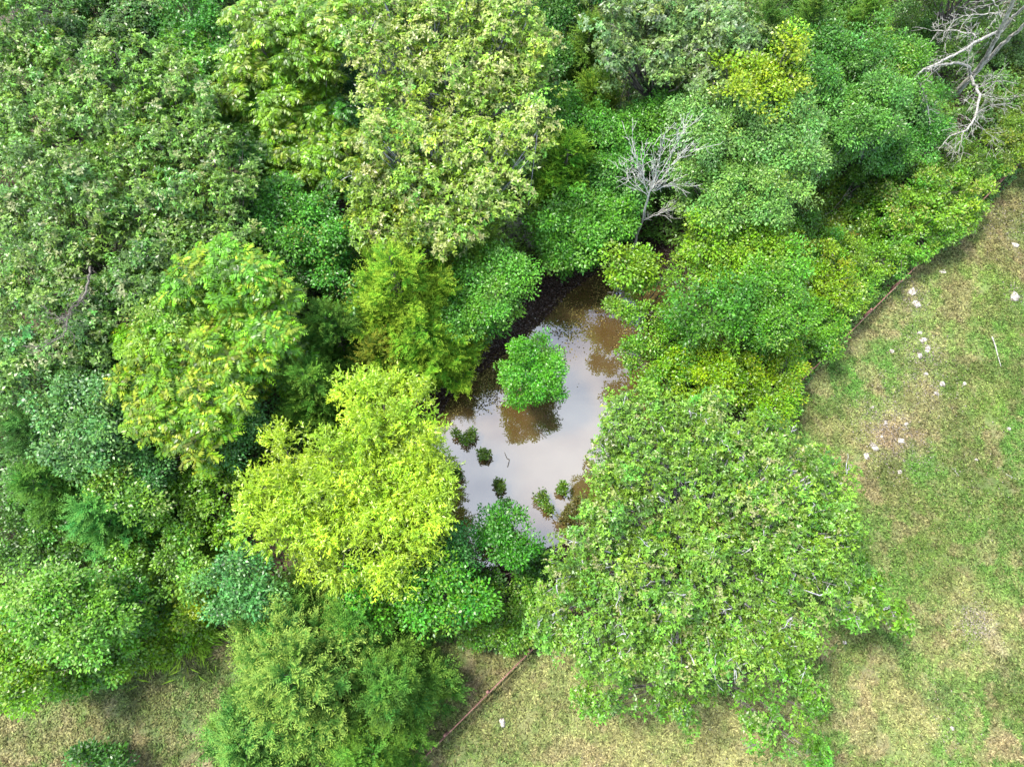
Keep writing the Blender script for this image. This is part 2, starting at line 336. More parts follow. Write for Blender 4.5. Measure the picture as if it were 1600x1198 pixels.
def foliage(acc, rng, C, O, style, rc, base, tip=None, tipfrac=0., dens=1., ls=1.):
    "C clump centres, O outward directions"
    n = len(C)
    if n == 0: return
    up = np.array([0, 0, 1.])
    cb = tint(rng, base, n, .20, .05 if style == 'willow' else .10)
    young = rng.random(n) < tipfrac
    if style in ('broad', 'rosette', 'small'):
        k = int({'broad': 90, 'rosette': 15, 'small': 118}[style] * dens)
        if style == 'rosette':
            off = rdir(rng, n * k).reshape(n, k, 3) * (rng.random((n, k, 1)) ** .45) * rc; off[..., 2] *= .6
            T = C[:, None] + off
            A = unit(up * 1.1 + O[:, None] * .7 + off / rc * .6 + rng.normal(size=(n, k, 3)) * .25)
            j = 7
            ph = rng.random((n, k, 1)) * 6.28 + np.arange(j) / j * 6.28 + rng.normal(size=(n, k, j)) * .25
            a1 = unit(np.cross(A, np.array([1., .1, 0]))); a2 = np.cross(A, a1)
            R_ = np.cos(ph)[..., None] * a1[:, :, None] + np.sin(ph)[..., None] * a2[:, :, None]
            D = unit(R_ * .9 + A[:, :, None] * rng.uniform(0, .7, (n, k, j, 1)))
            Nn = unit(A[:, :, None] * 1. + rng.normal(size=D.shape) * .3)
            P = np.broadcast_to(T[:, :, None], D.shape) + rng.normal(size=D.shape) * .03
            cc = np.broadcast_to(cb[:, None, None], D.shape) * (1 + .28 * rng.normal(size=(n, k, 1, 1))).clip(.4, 1.9) * (1 + .2 * rng.normal(size=(n, k, j, 1))).clip(.4, 1.7)
            if tip is not None:
                ty = (young[:, None] & (rng.random((n, k)) < .6) & (off[..., 2] > -.1 * rc))[..., None, None]
                cc = np.where(ty, cc * .5 + np.array(tip) * .5, cc)
            L = .170 * ls * rng.uniform(.5, 1.35, D.shape[:-1]); W = L * .48
        else:
            off = rdir(rng, n * k).reshape(n, k, 3) * (rng.random((n, k, 1)) ** .42) * rc; off[..., 2] *= .6
            P = C[:, None] + off
            D = unit(off / rc * .9 + O[:, None] * .35 + rng.normal(size=off.shape) * .45 + np.array([0, 0, -.08]))
            Nn = unit(up + O[:, None] * .45 + off / rc * .5 + rng.normal(size=off.shape) * .5)
            cc = np.broadcast_to(cb[:, None], D.shape) * (1 + .30 * rng.normal(size=(n, k, 1))).clip(.35, 1.9)
            if tip is not None:
                ty = (young[:, None] & (rng.random((n, k)) < .55) & (off[..., 2] > 0))[..., None]
                cc = np.where(ty, cc * .4 + np.array(tip) * .6, cc)
            L0 = .148 if style == 'broad' else .132
            L = L0 * ls * rng.uniform(.5, 1.4, D.shape[:-1]); W = L * (.58 if style == 'broad' else .5)
        r = lambda q: q.reshape(-1, 3)
        leaf_quads(acc, r(P), r(D), r(Nn), L.ravel(), W.ravel(), r(cc).clip(.004, .9))
    elif style == 'frond':
        k = int(9 * dens); j = 7
        off = rdir(rng, n * k).reshape(n, k, 3) * rc * .35; off[..., 2] *= .5
        ph = rng.random((n, 1)) * 6.28 + np.arange(k) / k * 6.28 + rng.normal(size=(n, k)) * .2
        R_ = np.stack([np.cos(ph), np.sin(ph), 0 * ph], -1) + O[:, None] * .35
        R_ = unit(R_); LL = .62 * ls * rng.uniform(.75, 1.2, (n, k, 1))
        s = (np.arange(j) + 1) / j
        path = (C[:, None] + off)[:, :, None] + R_[:, :, None] * (LL[..., None] * s[:, None]) + up * (LL[..., None] * (.45 * s - .75 * s ** 2)[:, None])
        side = unit(np.cross(R_, up))
        for sg in (-1, 1):
            D = unit(side[:, :, None] * sg + R_[:, :, None] * .55 + np.array([0, 0, -.35]) + rng.normal(size=path.shape) * .12)
            Nn = unit(up + side[:, :, None] * sg * .25 + rng.normal(size=path.shape) * .25)
            L = (.25 * ls * np.sin(np.pi * (s * .8 + .12)))[None, None] * rng.uniform(.8, 1.2, path.shape[:-1])
            if tip is not None: cb = np.where(young[:, None] & (sg > 0), cb * .45 + np.array(tip) * .55, cb)
            cc = np.broadcast_to(cb[:, None, None], path.shape) * (1 + .30 * rng.normal(size=(n, k, 1, 1))).clip(.4, 1.8) * (1 + .15 * rng.normal(size=(n, k, j, 1)))
            leaf_quads(acc, path.reshape(-1, 3), D.reshape(-1, 3), Nn.reshape(-1, 3), L.ravel(), L.ravel() * .42, cc.reshape(-1, 3).clip(.004, .9))
    elif style == 'cedar':
        kc = np.array([.88, 1.08, 1.15]); base = base * kc; cb = cb * kc; tip = np.array(tip) * kc
        k = int(10 * dens); j = 12
        off = rdir(rng, n * k).reshape(n, k, 3) * rc * .55 * rng.random((n, k, 1)); off[..., 2] *= .7
        A = unit(O[:, None] * .9 + off / rc * .8 + rng.normal(size=off.shape) * .5 + np.array([0, 0, .3]))
        LL = .58 * ls * rng.uniform(.5, 1.5, (n, k, 1, 1)); s = (np.arange(j) + .5) / j
        path = (C[:, None] + off)[:, :, None] + A[:, :, None] * LL * s[:, None]
        sd = unit(np.cross(A, up + rng.normal(size=A.shape) * .3))
        tw = (1 + .35 * (s - .3))[:, None]
        alt = np.where(np.arange(j) % 2, 1., -1.)[:, None]
        D = unit(A[:, :, None] * 1. + sd[:, :, None] * alt * .75 + rng.normal(size=path.shape) * .22 + np.array([0, 0, -.1]))
        Nn = unit(up + rng.normal(size=path.shape) * .45)
        L = .17 * ls * rng.uniform(.7, 1.25, path.shape[:-1]) * (1.15 - .5 * s)
        tipc = base * .3 + (np.array(tip) if tip is not None else base * 1.3) * .7
        mixf = (np.clip(s - .25, 0, 1) * 1.25)[:, None].clip(0, 1) * (young[:, None, None, None] * .7 + .3)
        cc = np.broadcast_to(cb[:, None, None], path.shape) * (1 + .18 * rng.normal(size=(n, k, 1, 1))).clip(.5, 1.6)
        cc = cc * (1 - mixf) + tipc * mixf
        leaf_quads(acc, path.reshape(-1, 3), D.reshape(-1, 3), Nn.reshape(-1, 3), L.ravel(), L.ravel() * .30, cc.reshape(-1, 3).clip(.004, .9), .05, .05)
    elif style == 'willow':
        k = int(24 * dens); j = 11
        off = rdir(rng, n * k).reshape(n, k, 3) * rc * rng.random((n, k, 1)) ** .5; off[..., 2] *= .6
        A = unit(O[:, None] * .5 + off / rc * .8 + rng.normal(size=off.shape) * .35)
        LL = .5 * ls * rng.uniform(.6, 1.3, (n, k, 1, 1)); s = (np.arange(j) + .3) / j
        path = (C[:, None] + off)[:, :, None] + A[:, :, None] * LL * s[:, None] + up * (-.45 * LL * (s ** 2)[:, None])
        D = unit(A[:, :, None] * .7 + rng.normal(size=path.shape) * .6 + np.array([0, 0, -.15]))
        Nn = unit(up + rng.normal(size=path.shape) * .5)
        L = .17 * ls * rng.uniform(.7, 1.3, path.shape[:-1])
        cc = np.broadcast_to(cb[:, None, None], path.shape) * (1 + .15 * rng.normal(size=(n, k, 1, 1))).clip(.5, 1.6) * (1 + .1 * rng.normal(size=(n, k, j, 1)))
        leaf_quads(acc, path.reshape(-1, 3), D.reshape(-1, 3), Nn.reshape(-1, 3), L.ravel(), L.ravel() * .30, cc.reshape(-1, 3).clip(.004, .9), .05, .1)

SEED = [100]
ALL_TREES = []
def curve(p0, p1, p2, k):
    s = np.linspace(0, 1, k)[:, None]
    return (1 - s) ** 2 * p0 + 2 * s * (1 - s) * p1 + s ** 2 * p2

def tree(name, label, cat, style, color, ztop, lobes, tip=None, tipfrac=0., rc=.55, kz=.62, cover=1.7, dens=1., ls=1., bark=None,
         fall=0., skirt=.45, gap=-.55, base=None, rt=None, mat=None, group=None, twigs=.28, lf=LF, showy=0):
    """lobes (u, v, r[, dz]): rounded masses of the crown at photo pixel (u, v) with pixel radius r;
       fall = metres the crown drops per 100 px further down the picture"""
    SEED[0] += 1; rng = np.random.default_rng(SEED[0]); ztop = calm(ztop)
    basec = vivid(share(color) * lf)
    tipc = None if tip is None else srgb(tip) * lf
    vmin = min(l[1] for l in lobes); Ls = []
    for l in lobes:
        u, v, r = l[:3]; dz = l[3] if len(l) > 3 else 0
        zc = ztop - fall * (v - vmin) / 100 + dz + rng.uniform(-.35, .35) * min(1, ztop / 5)
        R = r * mpp(u, v, zc)
        zc = max(zc - kz * R, R * kz * .6 + .1)
        P = px(u, v, zc); Ls.append((P[0], P[1], P[2], R))
    Ls = np.array(Ls)
    if style != 'willow' and ztop > 3.5:          # each mass breaks into smaller tufts at their own heights
        sub = []
        for x, y, z, R in Ls:
            if R < .9: sub.append((x, y, z, R)); continue
            m0 = 5 if R > 1.5 else 4; a0 = rng.random() * 6.3
            for q in range(m0):
                aa = a0 + q / m0 * 6.283 + rng.normal() * .25; rr = R * rng.uniform(.42, .62)
                sub.append((x + math.cos(aa) * R * .6, y + math.sin(aa) * R * .6, z + rng.uniform(-.32, .30) * R, rr))
            sub.append((x + rng.normal() * .1, y + rng.normal() * .1, z + R * rng.uniform(.1, .45), R * rng.uniform(.42, .55)))
        Ls = np.array(sub)
    if base is not None: b0 = px(base[0], base[1], 0)
    else: b0 = np.array([np.average(Ls[:, 0], weights=Ls[:, 3]), np.average(Ls[:, 1], weights=Ls[:, 3]) , 0])
    b0[2] = gz(b0[0], b0[1]) - .05
    rt = rt or max(.05, .018 * ztop + .01 * Ls[:, 3].sum() ** .5)
    Cs = []; Os = []; Li = []
    for i, (x, y, z, R) in enumerate(Ls):
        c = np.array([x, y, z])
        n = max(10, int(cover * 2 * R * R / rc ** 2))
        d = rdir(rng, int(n * 1.35)); d = d[d[:, 2] > -.45][:n]
        ph = rng.random(3) * 6
        lump = 1 + .16 * np.sin(d[:, 0] * 5 + ph[0]) + .16 * np.sin(d[:, 1] * 5 + ph[1]) + .08 * np.sin(d[:, 2] * 7 + ph[2])
        ext = rng.uniform(.60, 1.04, len(d)); sh = rng.random(len(d)) < .09; ext = np.where(sh, rng.uniform(1.08, 1.38, len(d)), ext)
        wob = np.array([rng.uniform(.82, 1.2), rng.uniform(.82, 1.2), kz])
        p = c + d * (R * lump * ext)[:, None] * wob
        ok = np.ones(len(p), bool)
        for k2, (x2, y2, z2, R2) in enumerate(Ls):
            if k2 == i: continue
            q = (p - np.array([x2, y2, z2])) / (np.array([1, 1, kz]) * R2 * .72)
            ok &= (q ** 2).sum(1) > 1
        p = p[ok]; d = d[ok]
        gq = np.sin(p[:, 0] * 4.1 + ph[0]) * np.sin(p[:, 1] * 3.7 + ph[1]) + .6 * np.sin(p[:, 0] * 1.9 - p[:, 1] * 2.3 + ph[2])
        p[:, 2] += gq * .42 * min(1, R); kp = (gq > gap) | (rng.random(len(p)) < .3); p = p[kp]; d = d[kp]
        if skirt:                                # lower leaves hanging under the rounded top
            m2 = int(len(p) * skirt); az2 = rng.random(m2) * 6.283; q2 = rng.random(m2)
            d2 = np.stack([np.cos(az2), np.sin(az2), np.full(m2, .15)], 1)
            p2 = c + d2 * (R * (.95 - .35 * q2) * rng.uniform(.75, 1.05, m2))[:, None]; p2[:, 2] = z - R * kz * .3 - q2 * (z * .55 - .3)
            p = np.vstack([p, p2]); d = np.vstack([d, unit(d2)])
        gzv = ground_z(p[:, 0], p[:, 1])[0]
        p[:, 2] = np.maximum(p[:, 2], gzv + .25 + .2 * rng.random(len(p)))
        Cs.append(p); Os.append(d); Li.append(np.full(len(p), i))
    C = np.concatenate(Cs); O = np.concatenate(Os); Li = np.concatenate(Li)
    r = root(name, label, cat, b0, group)
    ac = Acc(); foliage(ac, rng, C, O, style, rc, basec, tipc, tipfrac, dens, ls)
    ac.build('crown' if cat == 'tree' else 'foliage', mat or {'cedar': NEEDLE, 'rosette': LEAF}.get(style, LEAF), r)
    bm = bark or BARK
    # trunk, limbs, twigs
    cen = Ls[:, :3].mean(0); fork = b0 + (cen - b0) * np.array([.55, .55, .42]) ; fork[2] = b0[2] + (Ls[:, 2].min() - b0[2]) * .55
    fork = np.maximum(fork, [-1e9, -1e9, b0[2] + .25])
    ta = Acc()
    s = np.linspace(0, 1, 9)[:, None]
    P = b0 + (fork - b0) * s + rng.normal(size=(9, 3)) * rt * .25 * np.array([1, 1, 0]) * np.sin(s * 3.1); R = rt * (1.25 - .45 * s[:, 0]); R[0] *= 1.35; R[-1] = .01
    tubes(ta, P[None], R[None], 10); ta.build('trunk' if cat == 'tree' else 'stem', bm, r, True)
    ba = Acc(); LP = []; LR = []
    for (x, y, z, R) in Ls:
        e = np.array([x, y, z + R * kz * .1]); mid = fork + (e - fork) * .5 + np.array([0, 0, -.12]) * np.linalg.norm(e - fork) + rng.normal(size=3) * .25 * min(1, R)
        p = curve(fork, mid, e, 7); p[1:-1] += rng.normal(size=(5, 3)) * .05 * R
        LP.append(p); LR.append(np.linspace(rt * (.42 if len(Ls) < 30 else .26), max(.018, rt * .10), 7))
    tubes(ba, np.array(LP), np.array(LR), 6)
    sel = np.nonzero(rng.random(len(C)) < twigs)[0]
    if len(sel):
        LPa = np.array(LP); kk = rng.integers(2, 7, len(sel)); st_ = LPa[Li[sel], kk]; en = C[sel] + O[sel] * rc * .35
        mid = (st_ + en) / 2 + rng.normal(size=en.shape) * .16 + np.array([0, 0, .05])
        s4 = np.linspace(0, 1, 5)[None, :, None]
        P = (1 - s4) ** 2 * st_[:, None] + 2 * s4 * (1 - s4) * mid[:, None] + s4 ** 2 * en[:, None]
        R0 = rt * .08 + .008
        tubes(ba, P, np.tile(np.linspace(R0, .009, 5), (len(sel), 1)), 4)
    if showy:                                   # bare pale twigs standing in the outer crown
        idx = rng.integers(0, len(C), showy); P0 = C[idx] - O[idx] * rc * .2
        dd = unit(rng.normal(size=(showy, 3)) * np.array([1, 1, .35]) + O[idx] * .3)
        for f_ in range(3):
            d2 = unit(dd + (rng.normal(size=dd.shape) * .55 if f_ else 0)); ln = rng.uniform(.3, .9, (showy, 1)) * (1 if f_ == 0 else .6)
            s5 = np.linspace(0, 1, 5)[None, :, None]; st2 = P0 + np.array([0, 0, rc * .38])
            Q = st2[:, None] + d2[:, None] * ln[:, None] * s5 + rng.normal(size=(showy, 5, 3)) * .035
            tubes(ba, Q, np.tile(np.linspace(.024 if f_ == 0 else .013, .006, 5), (showy, 1)), 4)
    ba.build('branches', bm, r, True)
    ALL_TREES.append((b0[0], b0[1]))
    return r

def cedar(name, label, apex, ztop, rpx, color, tip, tipfrac=.5, z0=.6, nb=None, cat='tree', ls=1., dens=1., lean=(0, 0), lf=LF, power=.75, group=None):
    "cone of feathery boughs round one stem; apex = photo pixel of the top"
    SEED[0] += 1; rng = np.random.default_rng(SEED[0]); ztop = calm(ztop)
    A = px(apex[0], apex[1], ztop); R = rpx * mpp(apex[0], apex[1], ztop * .35)
    b0 = np.array([A[0] - lean[0], A[1] - lean[1], 0]); b0[2] = gz(b0[0], b0[1]) - .05
    nb = nb or int(34 + R * ztop * 3.2)
    r = root(name, label, cat, b0, group)
    t_ = (np.arange(nb) + rng.random(nb)) / nb; t_ = 1 - (1 - t_) ** .8
    az = rng.random(nb) * 6.28; zz = z0 + (ztop - z0) * t_ ** 1.05
    Lb = R * (1 - t_) ** power * rng.uniform(.5, 1.2, nb) + .12
    Cs = []; Os = []; BP = []; BR = []
    for i in range(nb):
        dr = np.array([math.cos(az[i]), math.sin(az[i]), 0]); w = zz[i] / ztop
        s0 = np.array([b0[0] + (A[0] - b0[0]) * w, b0[1] + (A[1] - b0[1]) * w, zz[i]])
        e = s0 + dr * Lb[i] + np.array([0, 0, Lb[i] * rng.uniform(.05, .45)])
        p = curve(s0, s0 + dr * Lb[i] * .6 - np.array([0, 0, .05 * Lb[i]]), e, 6); BP.append(p); BR.append(np.linspace(.012 + .012 * Lb[i], .008, 6))
        m = max(2, int(Lb[i] / .24))
        for q in np.linspace(.25, 1, m):
            j = q * 5; k0 = min(4, int(j)); c = p[k0] + (p[k0 + 1] - p[k0]) * (j - k0)
            sd = np.cross(dr, [0, 0, 1.]) * rng.normal() * .26 * Lb[i] * (1.15 - q)
            Cs.append(c + sd + rng.normal(size=3) * .07); Os.append(unit(dr + sd * .5 + np.array([0, 0, .35 + .5 * t_[i]])))
    C = np.array(Cs); O = np.array(Os)
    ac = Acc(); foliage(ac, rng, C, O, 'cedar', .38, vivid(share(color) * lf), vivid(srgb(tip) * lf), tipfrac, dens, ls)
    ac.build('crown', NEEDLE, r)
    ta = Acc(); s = np.linspace(0, 1, 9)[:, None]
    tubes(ta, (b0 + (A - b0) * s)[None], (.02 + (.045 + .012 * ztop) * (1 - s[:, 0]))[None], 8); ta.build('trunk', BARK, r, True)
    ba = Acc(); tubes(ba, np.array(BP), np.array(BR), 4); ba.build('branches', BARK, r, True)
    ALL_TREES.append((b0[0], b0[1]))
    return r

# colours (as they look sunlit in the photo)
GREY_OAK = (126,182,96); PINK = (222,214,160); TULIP = (158,208,100); TULIP_TIP = (236,226,160); AIL = (132,190,62)
SAGE = (134,198,128); BLUEG = (112,176,120); EMER = (72,162,72); GRASSY = (105,185,62); YELG = (158,205,50); MIDG = (82,152,66)
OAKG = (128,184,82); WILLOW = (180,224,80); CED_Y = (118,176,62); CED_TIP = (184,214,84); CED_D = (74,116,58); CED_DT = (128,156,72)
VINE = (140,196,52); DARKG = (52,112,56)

# ------------------------------------------------------------------ the trees of the north-west wood
G_OAK = 'tall grey-green oaks in the upper left wood'
tree('oak_tree', 'tall grey-green oak with pinkish leaf tips, nearest the top left corner', 'tree', 'rosette', GREY_OAK, 14, [(30,30,50),(20,100,55),(75,95,45),(40,165,55),(95,150,45),(10,230,40)], PINK, .16, fall=1.0, gap=-.08, cover=2.0, group=G_OAK)
tree('oak_tree', 'broad grey-green oak crown with salmon tips between the corner oak and the fern-leaved tree', 'tree', 'rosette', GREY_OAK, 15, [(160,115,52),(215,90,45),(270,120,40),(120,190,52),(190,175,58),(250,175,48),(310,170,32),(150,250,50),(215,235,50)], PINK, .2, fall=1.2, gap=-.08, cover=2.0, group=G_OAK)
tree('oak_tree', 'grey-green oak whose lobes reach over the dark gap left of the sweet green maple', 'tree', 'rosette', (124,176,94), 14, [(275,235,48),(330,225,40),(375,250,30),(250,300,50),(310,290,52),(362,300,34),(230,355,42),(290,350,50),(345,360,42),(300,400,34)], PINK, .16, fall=1.3, gap=-.08, cover=2.0, group=G_OAK)
tree('oak_tree', 'grey-green oak with bare grey limbs showing, at the left edge halfway up the wood', 'tree', 'rosette', (118,168,98), 14, [(60,260,50),(120,300,45),(165,330,35),(30,330,50),(95,360,48),(50,410,50),(120,420,46),(15,470,40),(80,480,50)], PINK, .14, fall=1.0, gap=-.08, cover=2.0, group=G_OAK)
tree('oak_tree', 'dull green oak crown low on the left edge above the blue-green maple', 'tree', 'rosette', (108,162,92), 12, [(150,470,45),(200,440,42),(30,540,42),(90,540,40),(140,520,38),(20,590,34),(240,410,38)], PINK, .18, fall=.8, group=G_OAK)
tree('oak_tree', 'dark green oak clump behind the grey-green oaks by the top edge', 'tree', 'rosette', (92,138,80), 11, [(110,50,34),(150,60,34),(190,55,32),(215,25,28)], PINK, .06, fall=.8)
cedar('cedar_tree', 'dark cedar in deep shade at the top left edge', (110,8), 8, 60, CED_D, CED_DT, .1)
tree('maple_tree', 'emerald maple at the top edge left of the fern-leaved tree', 'tree', 'broad', (92,176,86), 11, [(250,20,40),(300,15,40),(340,45,36),(290,60,32),(345,95,28)], None, fall=.8)
tree('sweetgum_tree', 'bright green star-leaved tree between the oak and the fern-leaved tree', 'tree', 'rosette', GRASSY, 11, [(285,80,34),(310,110,36),(275,135,30),(330,150,30),(300,180,26)], YELG, .35, fall=1.4)
tree('ailanthus_tree', 'yellow-green tree with drooping fern-like fronds left of the pale tulip tree', 'tree', 'frond', AIL, 14, [(400,40,42),(455,30,45),(510,35,38),(385,95,36),(440,95,46),(495,95,42),(370,150,32),(425,155,42),(480,155,42),(455,215,40),(505,215,36),(540,230,24),(430,245,26),(490,250,30)], (206,216,96), .3, fall=1.7, rc=.6, dens=1.0)
tree('ailanthus_tree', 'darker fern-leaved tree half hidden at the foot of the yellow-green fronds', 'tree', 'frond', (84,156,66), 9, [(400,180,30),(350,205,28),(390,230,28),(440,290,26),(535,270,26),(520,180,24)], None, fall=1.0)
tree('maple_tree', 'deep teal maple in the shaded gap beside the pale tulip tree', 'tree', 'small', (58,124,88), 9, [(545,120,30),(560,180,30),(560,235,26),(575,280,26)], None, fall=1.2)
tree('tulip_tree', 'very large pale yellow-green tulip tree with cream leaf tips at the top centre', 'tree', 'rosette', TULIP, 17, [(600,20,50),(670,15,52),(740,20,50),(800,30,40),(565,70,38),(635,80,55),(705,85,55),(775,90,48),(835,75,30),(600,150,48),(670,155,55),(740,155,50),(805,140,42),(850,160,28)], TULIP_TIP, .55, fall=1.5, twigs=.35, bark=BARK_PALE)
tree('tulip_tree', 'cream-tipped yellow-green tulip tree standing just below the largest one', 'tree', 'rosette', TULIP, 14, [(600,210,40),(655,215,42),(720,220,45),(785,215,42),(840,205,28),(640,275,42),(700,285,46),(760,285,42),(815,270,30),(680,340,34),(730,345,34),(780,330,28)], TULIP_TIP, .5, fall=1.5, twigs=.35, bark=BARK_PALE)
tree('tulip_tree', 'smaller duller yellow-green tulip tree above the feathery yellow cedar', 'tree', 'rosette', (146,184,76), 12, [(570,290,34),(610,310,38),(580,345,34),(625,360,34),(650,320,30),(700,375,26)], TULIP_TIP, .28, fall=1.3, bark=BARK_PALE)
G_CD = 'dark cedars along the top edge'
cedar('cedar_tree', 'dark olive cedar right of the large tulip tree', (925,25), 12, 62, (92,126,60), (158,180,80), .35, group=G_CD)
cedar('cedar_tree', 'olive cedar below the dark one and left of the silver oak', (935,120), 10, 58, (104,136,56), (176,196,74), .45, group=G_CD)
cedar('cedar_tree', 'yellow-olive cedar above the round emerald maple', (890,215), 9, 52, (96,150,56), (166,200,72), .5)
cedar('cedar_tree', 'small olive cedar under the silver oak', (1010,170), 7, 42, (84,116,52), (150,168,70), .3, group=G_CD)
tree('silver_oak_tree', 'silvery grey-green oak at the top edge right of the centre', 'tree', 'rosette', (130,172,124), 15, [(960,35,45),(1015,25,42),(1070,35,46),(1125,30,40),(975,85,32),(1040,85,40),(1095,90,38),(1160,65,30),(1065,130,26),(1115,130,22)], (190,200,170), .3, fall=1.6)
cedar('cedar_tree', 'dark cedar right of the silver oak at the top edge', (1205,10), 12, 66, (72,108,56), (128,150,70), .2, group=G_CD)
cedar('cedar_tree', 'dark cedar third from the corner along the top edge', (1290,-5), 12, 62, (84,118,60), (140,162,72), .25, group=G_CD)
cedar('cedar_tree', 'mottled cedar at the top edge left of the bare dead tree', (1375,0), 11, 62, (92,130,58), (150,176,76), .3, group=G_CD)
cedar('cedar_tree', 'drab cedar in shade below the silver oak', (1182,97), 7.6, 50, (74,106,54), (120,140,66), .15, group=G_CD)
tree('maple_tree', 'teal maple in the gap right of the large tulip tree', 'tree', 'small', (92,164,96), 10, [(845,25,30),(870,90,26),(880,15,30)], None, fall=1.)
tree('sassafras_tree', 'bright lime tree with two pointed tops right of the silver oak', 'tree', 'broad', (160,206,52), 15, [(1135,105,28),(1150,140,26),(1190,120,32),(1225,85,27),(1235,120,28),(1205,160,28),(1240,60,18)], (206,222,70), .3, fall=1.1)
tree('maple_tree', 'dark green maple at the head of the right wood behind the lime tree', 'tree', 'small', (84,156,74), 11, [(1275,75,32),(1310,60,30),(1330,95,32),(1285,115,30),(1345,60,26)], None, fall=1.1)
tree('maple_tree', 'mid green maple beneath the long grey dead limb', 'tree', 'small', (104,178,74), 9, [(1380,80,30),(1420,95,28),(1395,115,30),(1350,120,28),(1425,135,24)], (206,214,80), .15, fall=1.1)
tree('maple_tree', 'blue-green maple on a pale crooked stem near the right fence', 'tree', 'small', (108,180,98), 10, [(1310,150,36),(1355,145,36),(1395,155,32),(1330,190,32),(1375,190,32),(1405,180,26)], None, fall=1.2, base=(1345,268), bark=BARK_PALE, rt=.13)
tree('maple_tree', 'green maple hung with twigs just left of the hanging dead limb', 'tree', 'small', (90,170,82), 4.5, [(1430,170,26),(1455,200,28),(1420,215,26),(1465,150,24),(1395,235,26),(1445,235,24)], None, fall=.6)
tree('box_elder_tree', 'large sage-green tree in the middle of the right wood', 'tree', 'small', SAGE, 12, [(1090,175,38),(1135,165,40),(1180,170,38),(1225,165,36),(1255,195,30),(1105,220,38),(1160,220,42),(1210,225,40),(1255,240,30)], (170,200,130), .25, fall=1.3)
tree('box_elder_tree', 'sage-green tree below the larger one with bare stems between', 'tree', 'small', (140,202,122), 9, [(1090,270,32),(1130,280,36),(1175,275,36),(1215,280,36),(1245,290,26),(1110,320,32),(1160,320,36),(1205,320,32)], (176,206,120), .25, fall=1.2)
tree('maple_tree', 'emerald maple between the cedars and the upright dead tree', 'tree', 'small', (104,186,84), 9, [(880,160,32),(925,185,32),(960,200,28),(1000,200,30),(1040,175,28),(965,240,32)], None, fall=1.)
tree('maple_tree', 'small green maple behind the dead tree twigs', 'tree', 'small', (108,184,104), 6, [(950,280,34),(985,300,30),(1010,250,30),(1050,215,30),(1060,255,28)], None, fall=1.)
tree('maple_tree', 'round bright green maple left of the upright dead tree', 'tree', 'broad', (110,194,80), 5, [(890,320,34),(935,315,30),(870,355,34),(915,355,38),(955,345,28),(885,390,28),(925,390,26)], (150,210,90), .2, fall=1., dens=1.2)
tree('maple_tree', 'yellow-green sapling at the foot of the upright dead tree', 'tree', 'broad', (142,200,62), 5, [(968,402,20),(1012,405,18),(975,425,18),(1000,425,16)], None, fall=.6, twigs=.8)
tree('cottonwood_tree', 'yellow-green tree right of the upright dead tree, over dark ground', 'tree', 'broad', (132,196,58), 6.5, [(1110,350,32),(1150,350,34),(1190,355,32),(1095,390,26),(1130,395,32),(1175,395,34),(1215,380,28),(1110,430,24),(1150,435,28)], (190,215,70), .3, fall=1.1, twigs=.7)
tree('maple_tree', 'slender green tree leaning over the north tip of the pond', 'tree', 'broad', (122,186,60), 4, [(1000,440,16),(1030,432,20),(1065,420,22),(962,478,12),(1012,492,18),(1045,480,24),(975,492,12)], (186,210,70), .25, skirt=0, ls=.85, rc=.42, fall=.6, twigs=.9)
tree('maple_tree', 'leafy green tree overhanging the east bank of the pond', 'tree', 'broad', (112,184,54), 3.6, [(985,548,16),(1012,535,22),(1045,530,28),(992,572,14),(1025,570,22),(1060,575,28),(1012,598,14),(1080,530,28)], (186,210,70), .25, skirt=0, ls=.85, rc=.42, fall=.5, twigs=.8)
tree('maple_tree', 'deep green tree between the pond and the vine thicket', 'tree', 'broad', (86,164,60), 7, [(1085,470,28),(1070,500,28),(1110,500,28),(1125,465,26),(1150,490,26),(1160,455,22)], None, fall=.7)
tree('hackberry_tree', 'bright green tree bordering the dark gap south of the yellow-green tree', 'tree', 'small', (112,190,66), 7, [(1200,430,30),(1225,460,28),(1185,470,28),(1160,525,28),(1205,505,30),(1240,410,28),(1235,495,26)], (180,214,80), .2, fall=.8)

tree('maple_tree', 'shaded green maple on the top edge between the emerald maple and the fern-leaved tree', 'tree', 'small', (74,142,64), 9, [(340,-25,34),(385,-30,36),(430,-40,36),(300,-40,34)], None, fall=.6)
tree('oak_tree', 'dark green oak on the top edge right behind the oak in the corner', 'tree', 'rosette', (86,138,76), 11, [(60,-25,40),(120,-30,40),(180,-25,40),(240,-35,40),(0,-30,40)], None, fall=.6)
tree('tulip_tree', 'cut-off tulip tree crown behind the largest one on the top edge', 'tree', 'rosette', (146,196,74), 15, [(560,-30,45),(630,-45,50),(700,-45,50),(770,-35,45)], TULIP_TIP, .4, fall=.6)
tree('silver_oak_tree', 'second silvery oak cut off by the top edge behind the first', 'tree', 'rosette', (112,156,108), 13, [(930,-35,40),(990,-40,42),(1060,-40,42),(1130,-35,40)], None, fall=.6)
tree('maple_tree', 'dark green maple behind the cedars on the top edge', 'tree', 'small', (74,132,62), 10, [(1190,-45,36),(1250,-55,38),(1320,-55,38),(1390,-50,38)], None, fall=.6)
tree('maple_tree', 'olive green maple behind the large dead tree on the top edge', 'tree', 'small', (96,142,58), 8, [(1440,-35,34),(1490,-40,34),(1545,-30,34),(1610,-30,36)], None, fall=.6)
tree('maple_tree', 'teal maple behind the cedar on the top edge right of the tulip trees', 'tree', 'small', (70,138,88), 12, [(850,-35,36),(890,-50,36),(930,-15,28)], None, fall=.6)
tree('maple_tree', 'dark maple standing between the two cedars at the top right', 'tree', 'small', (80,136,60), 8, [(1240,40,28),(1262,15,26),(1335,30,28),(1325,0,26)], None, fall=.6)

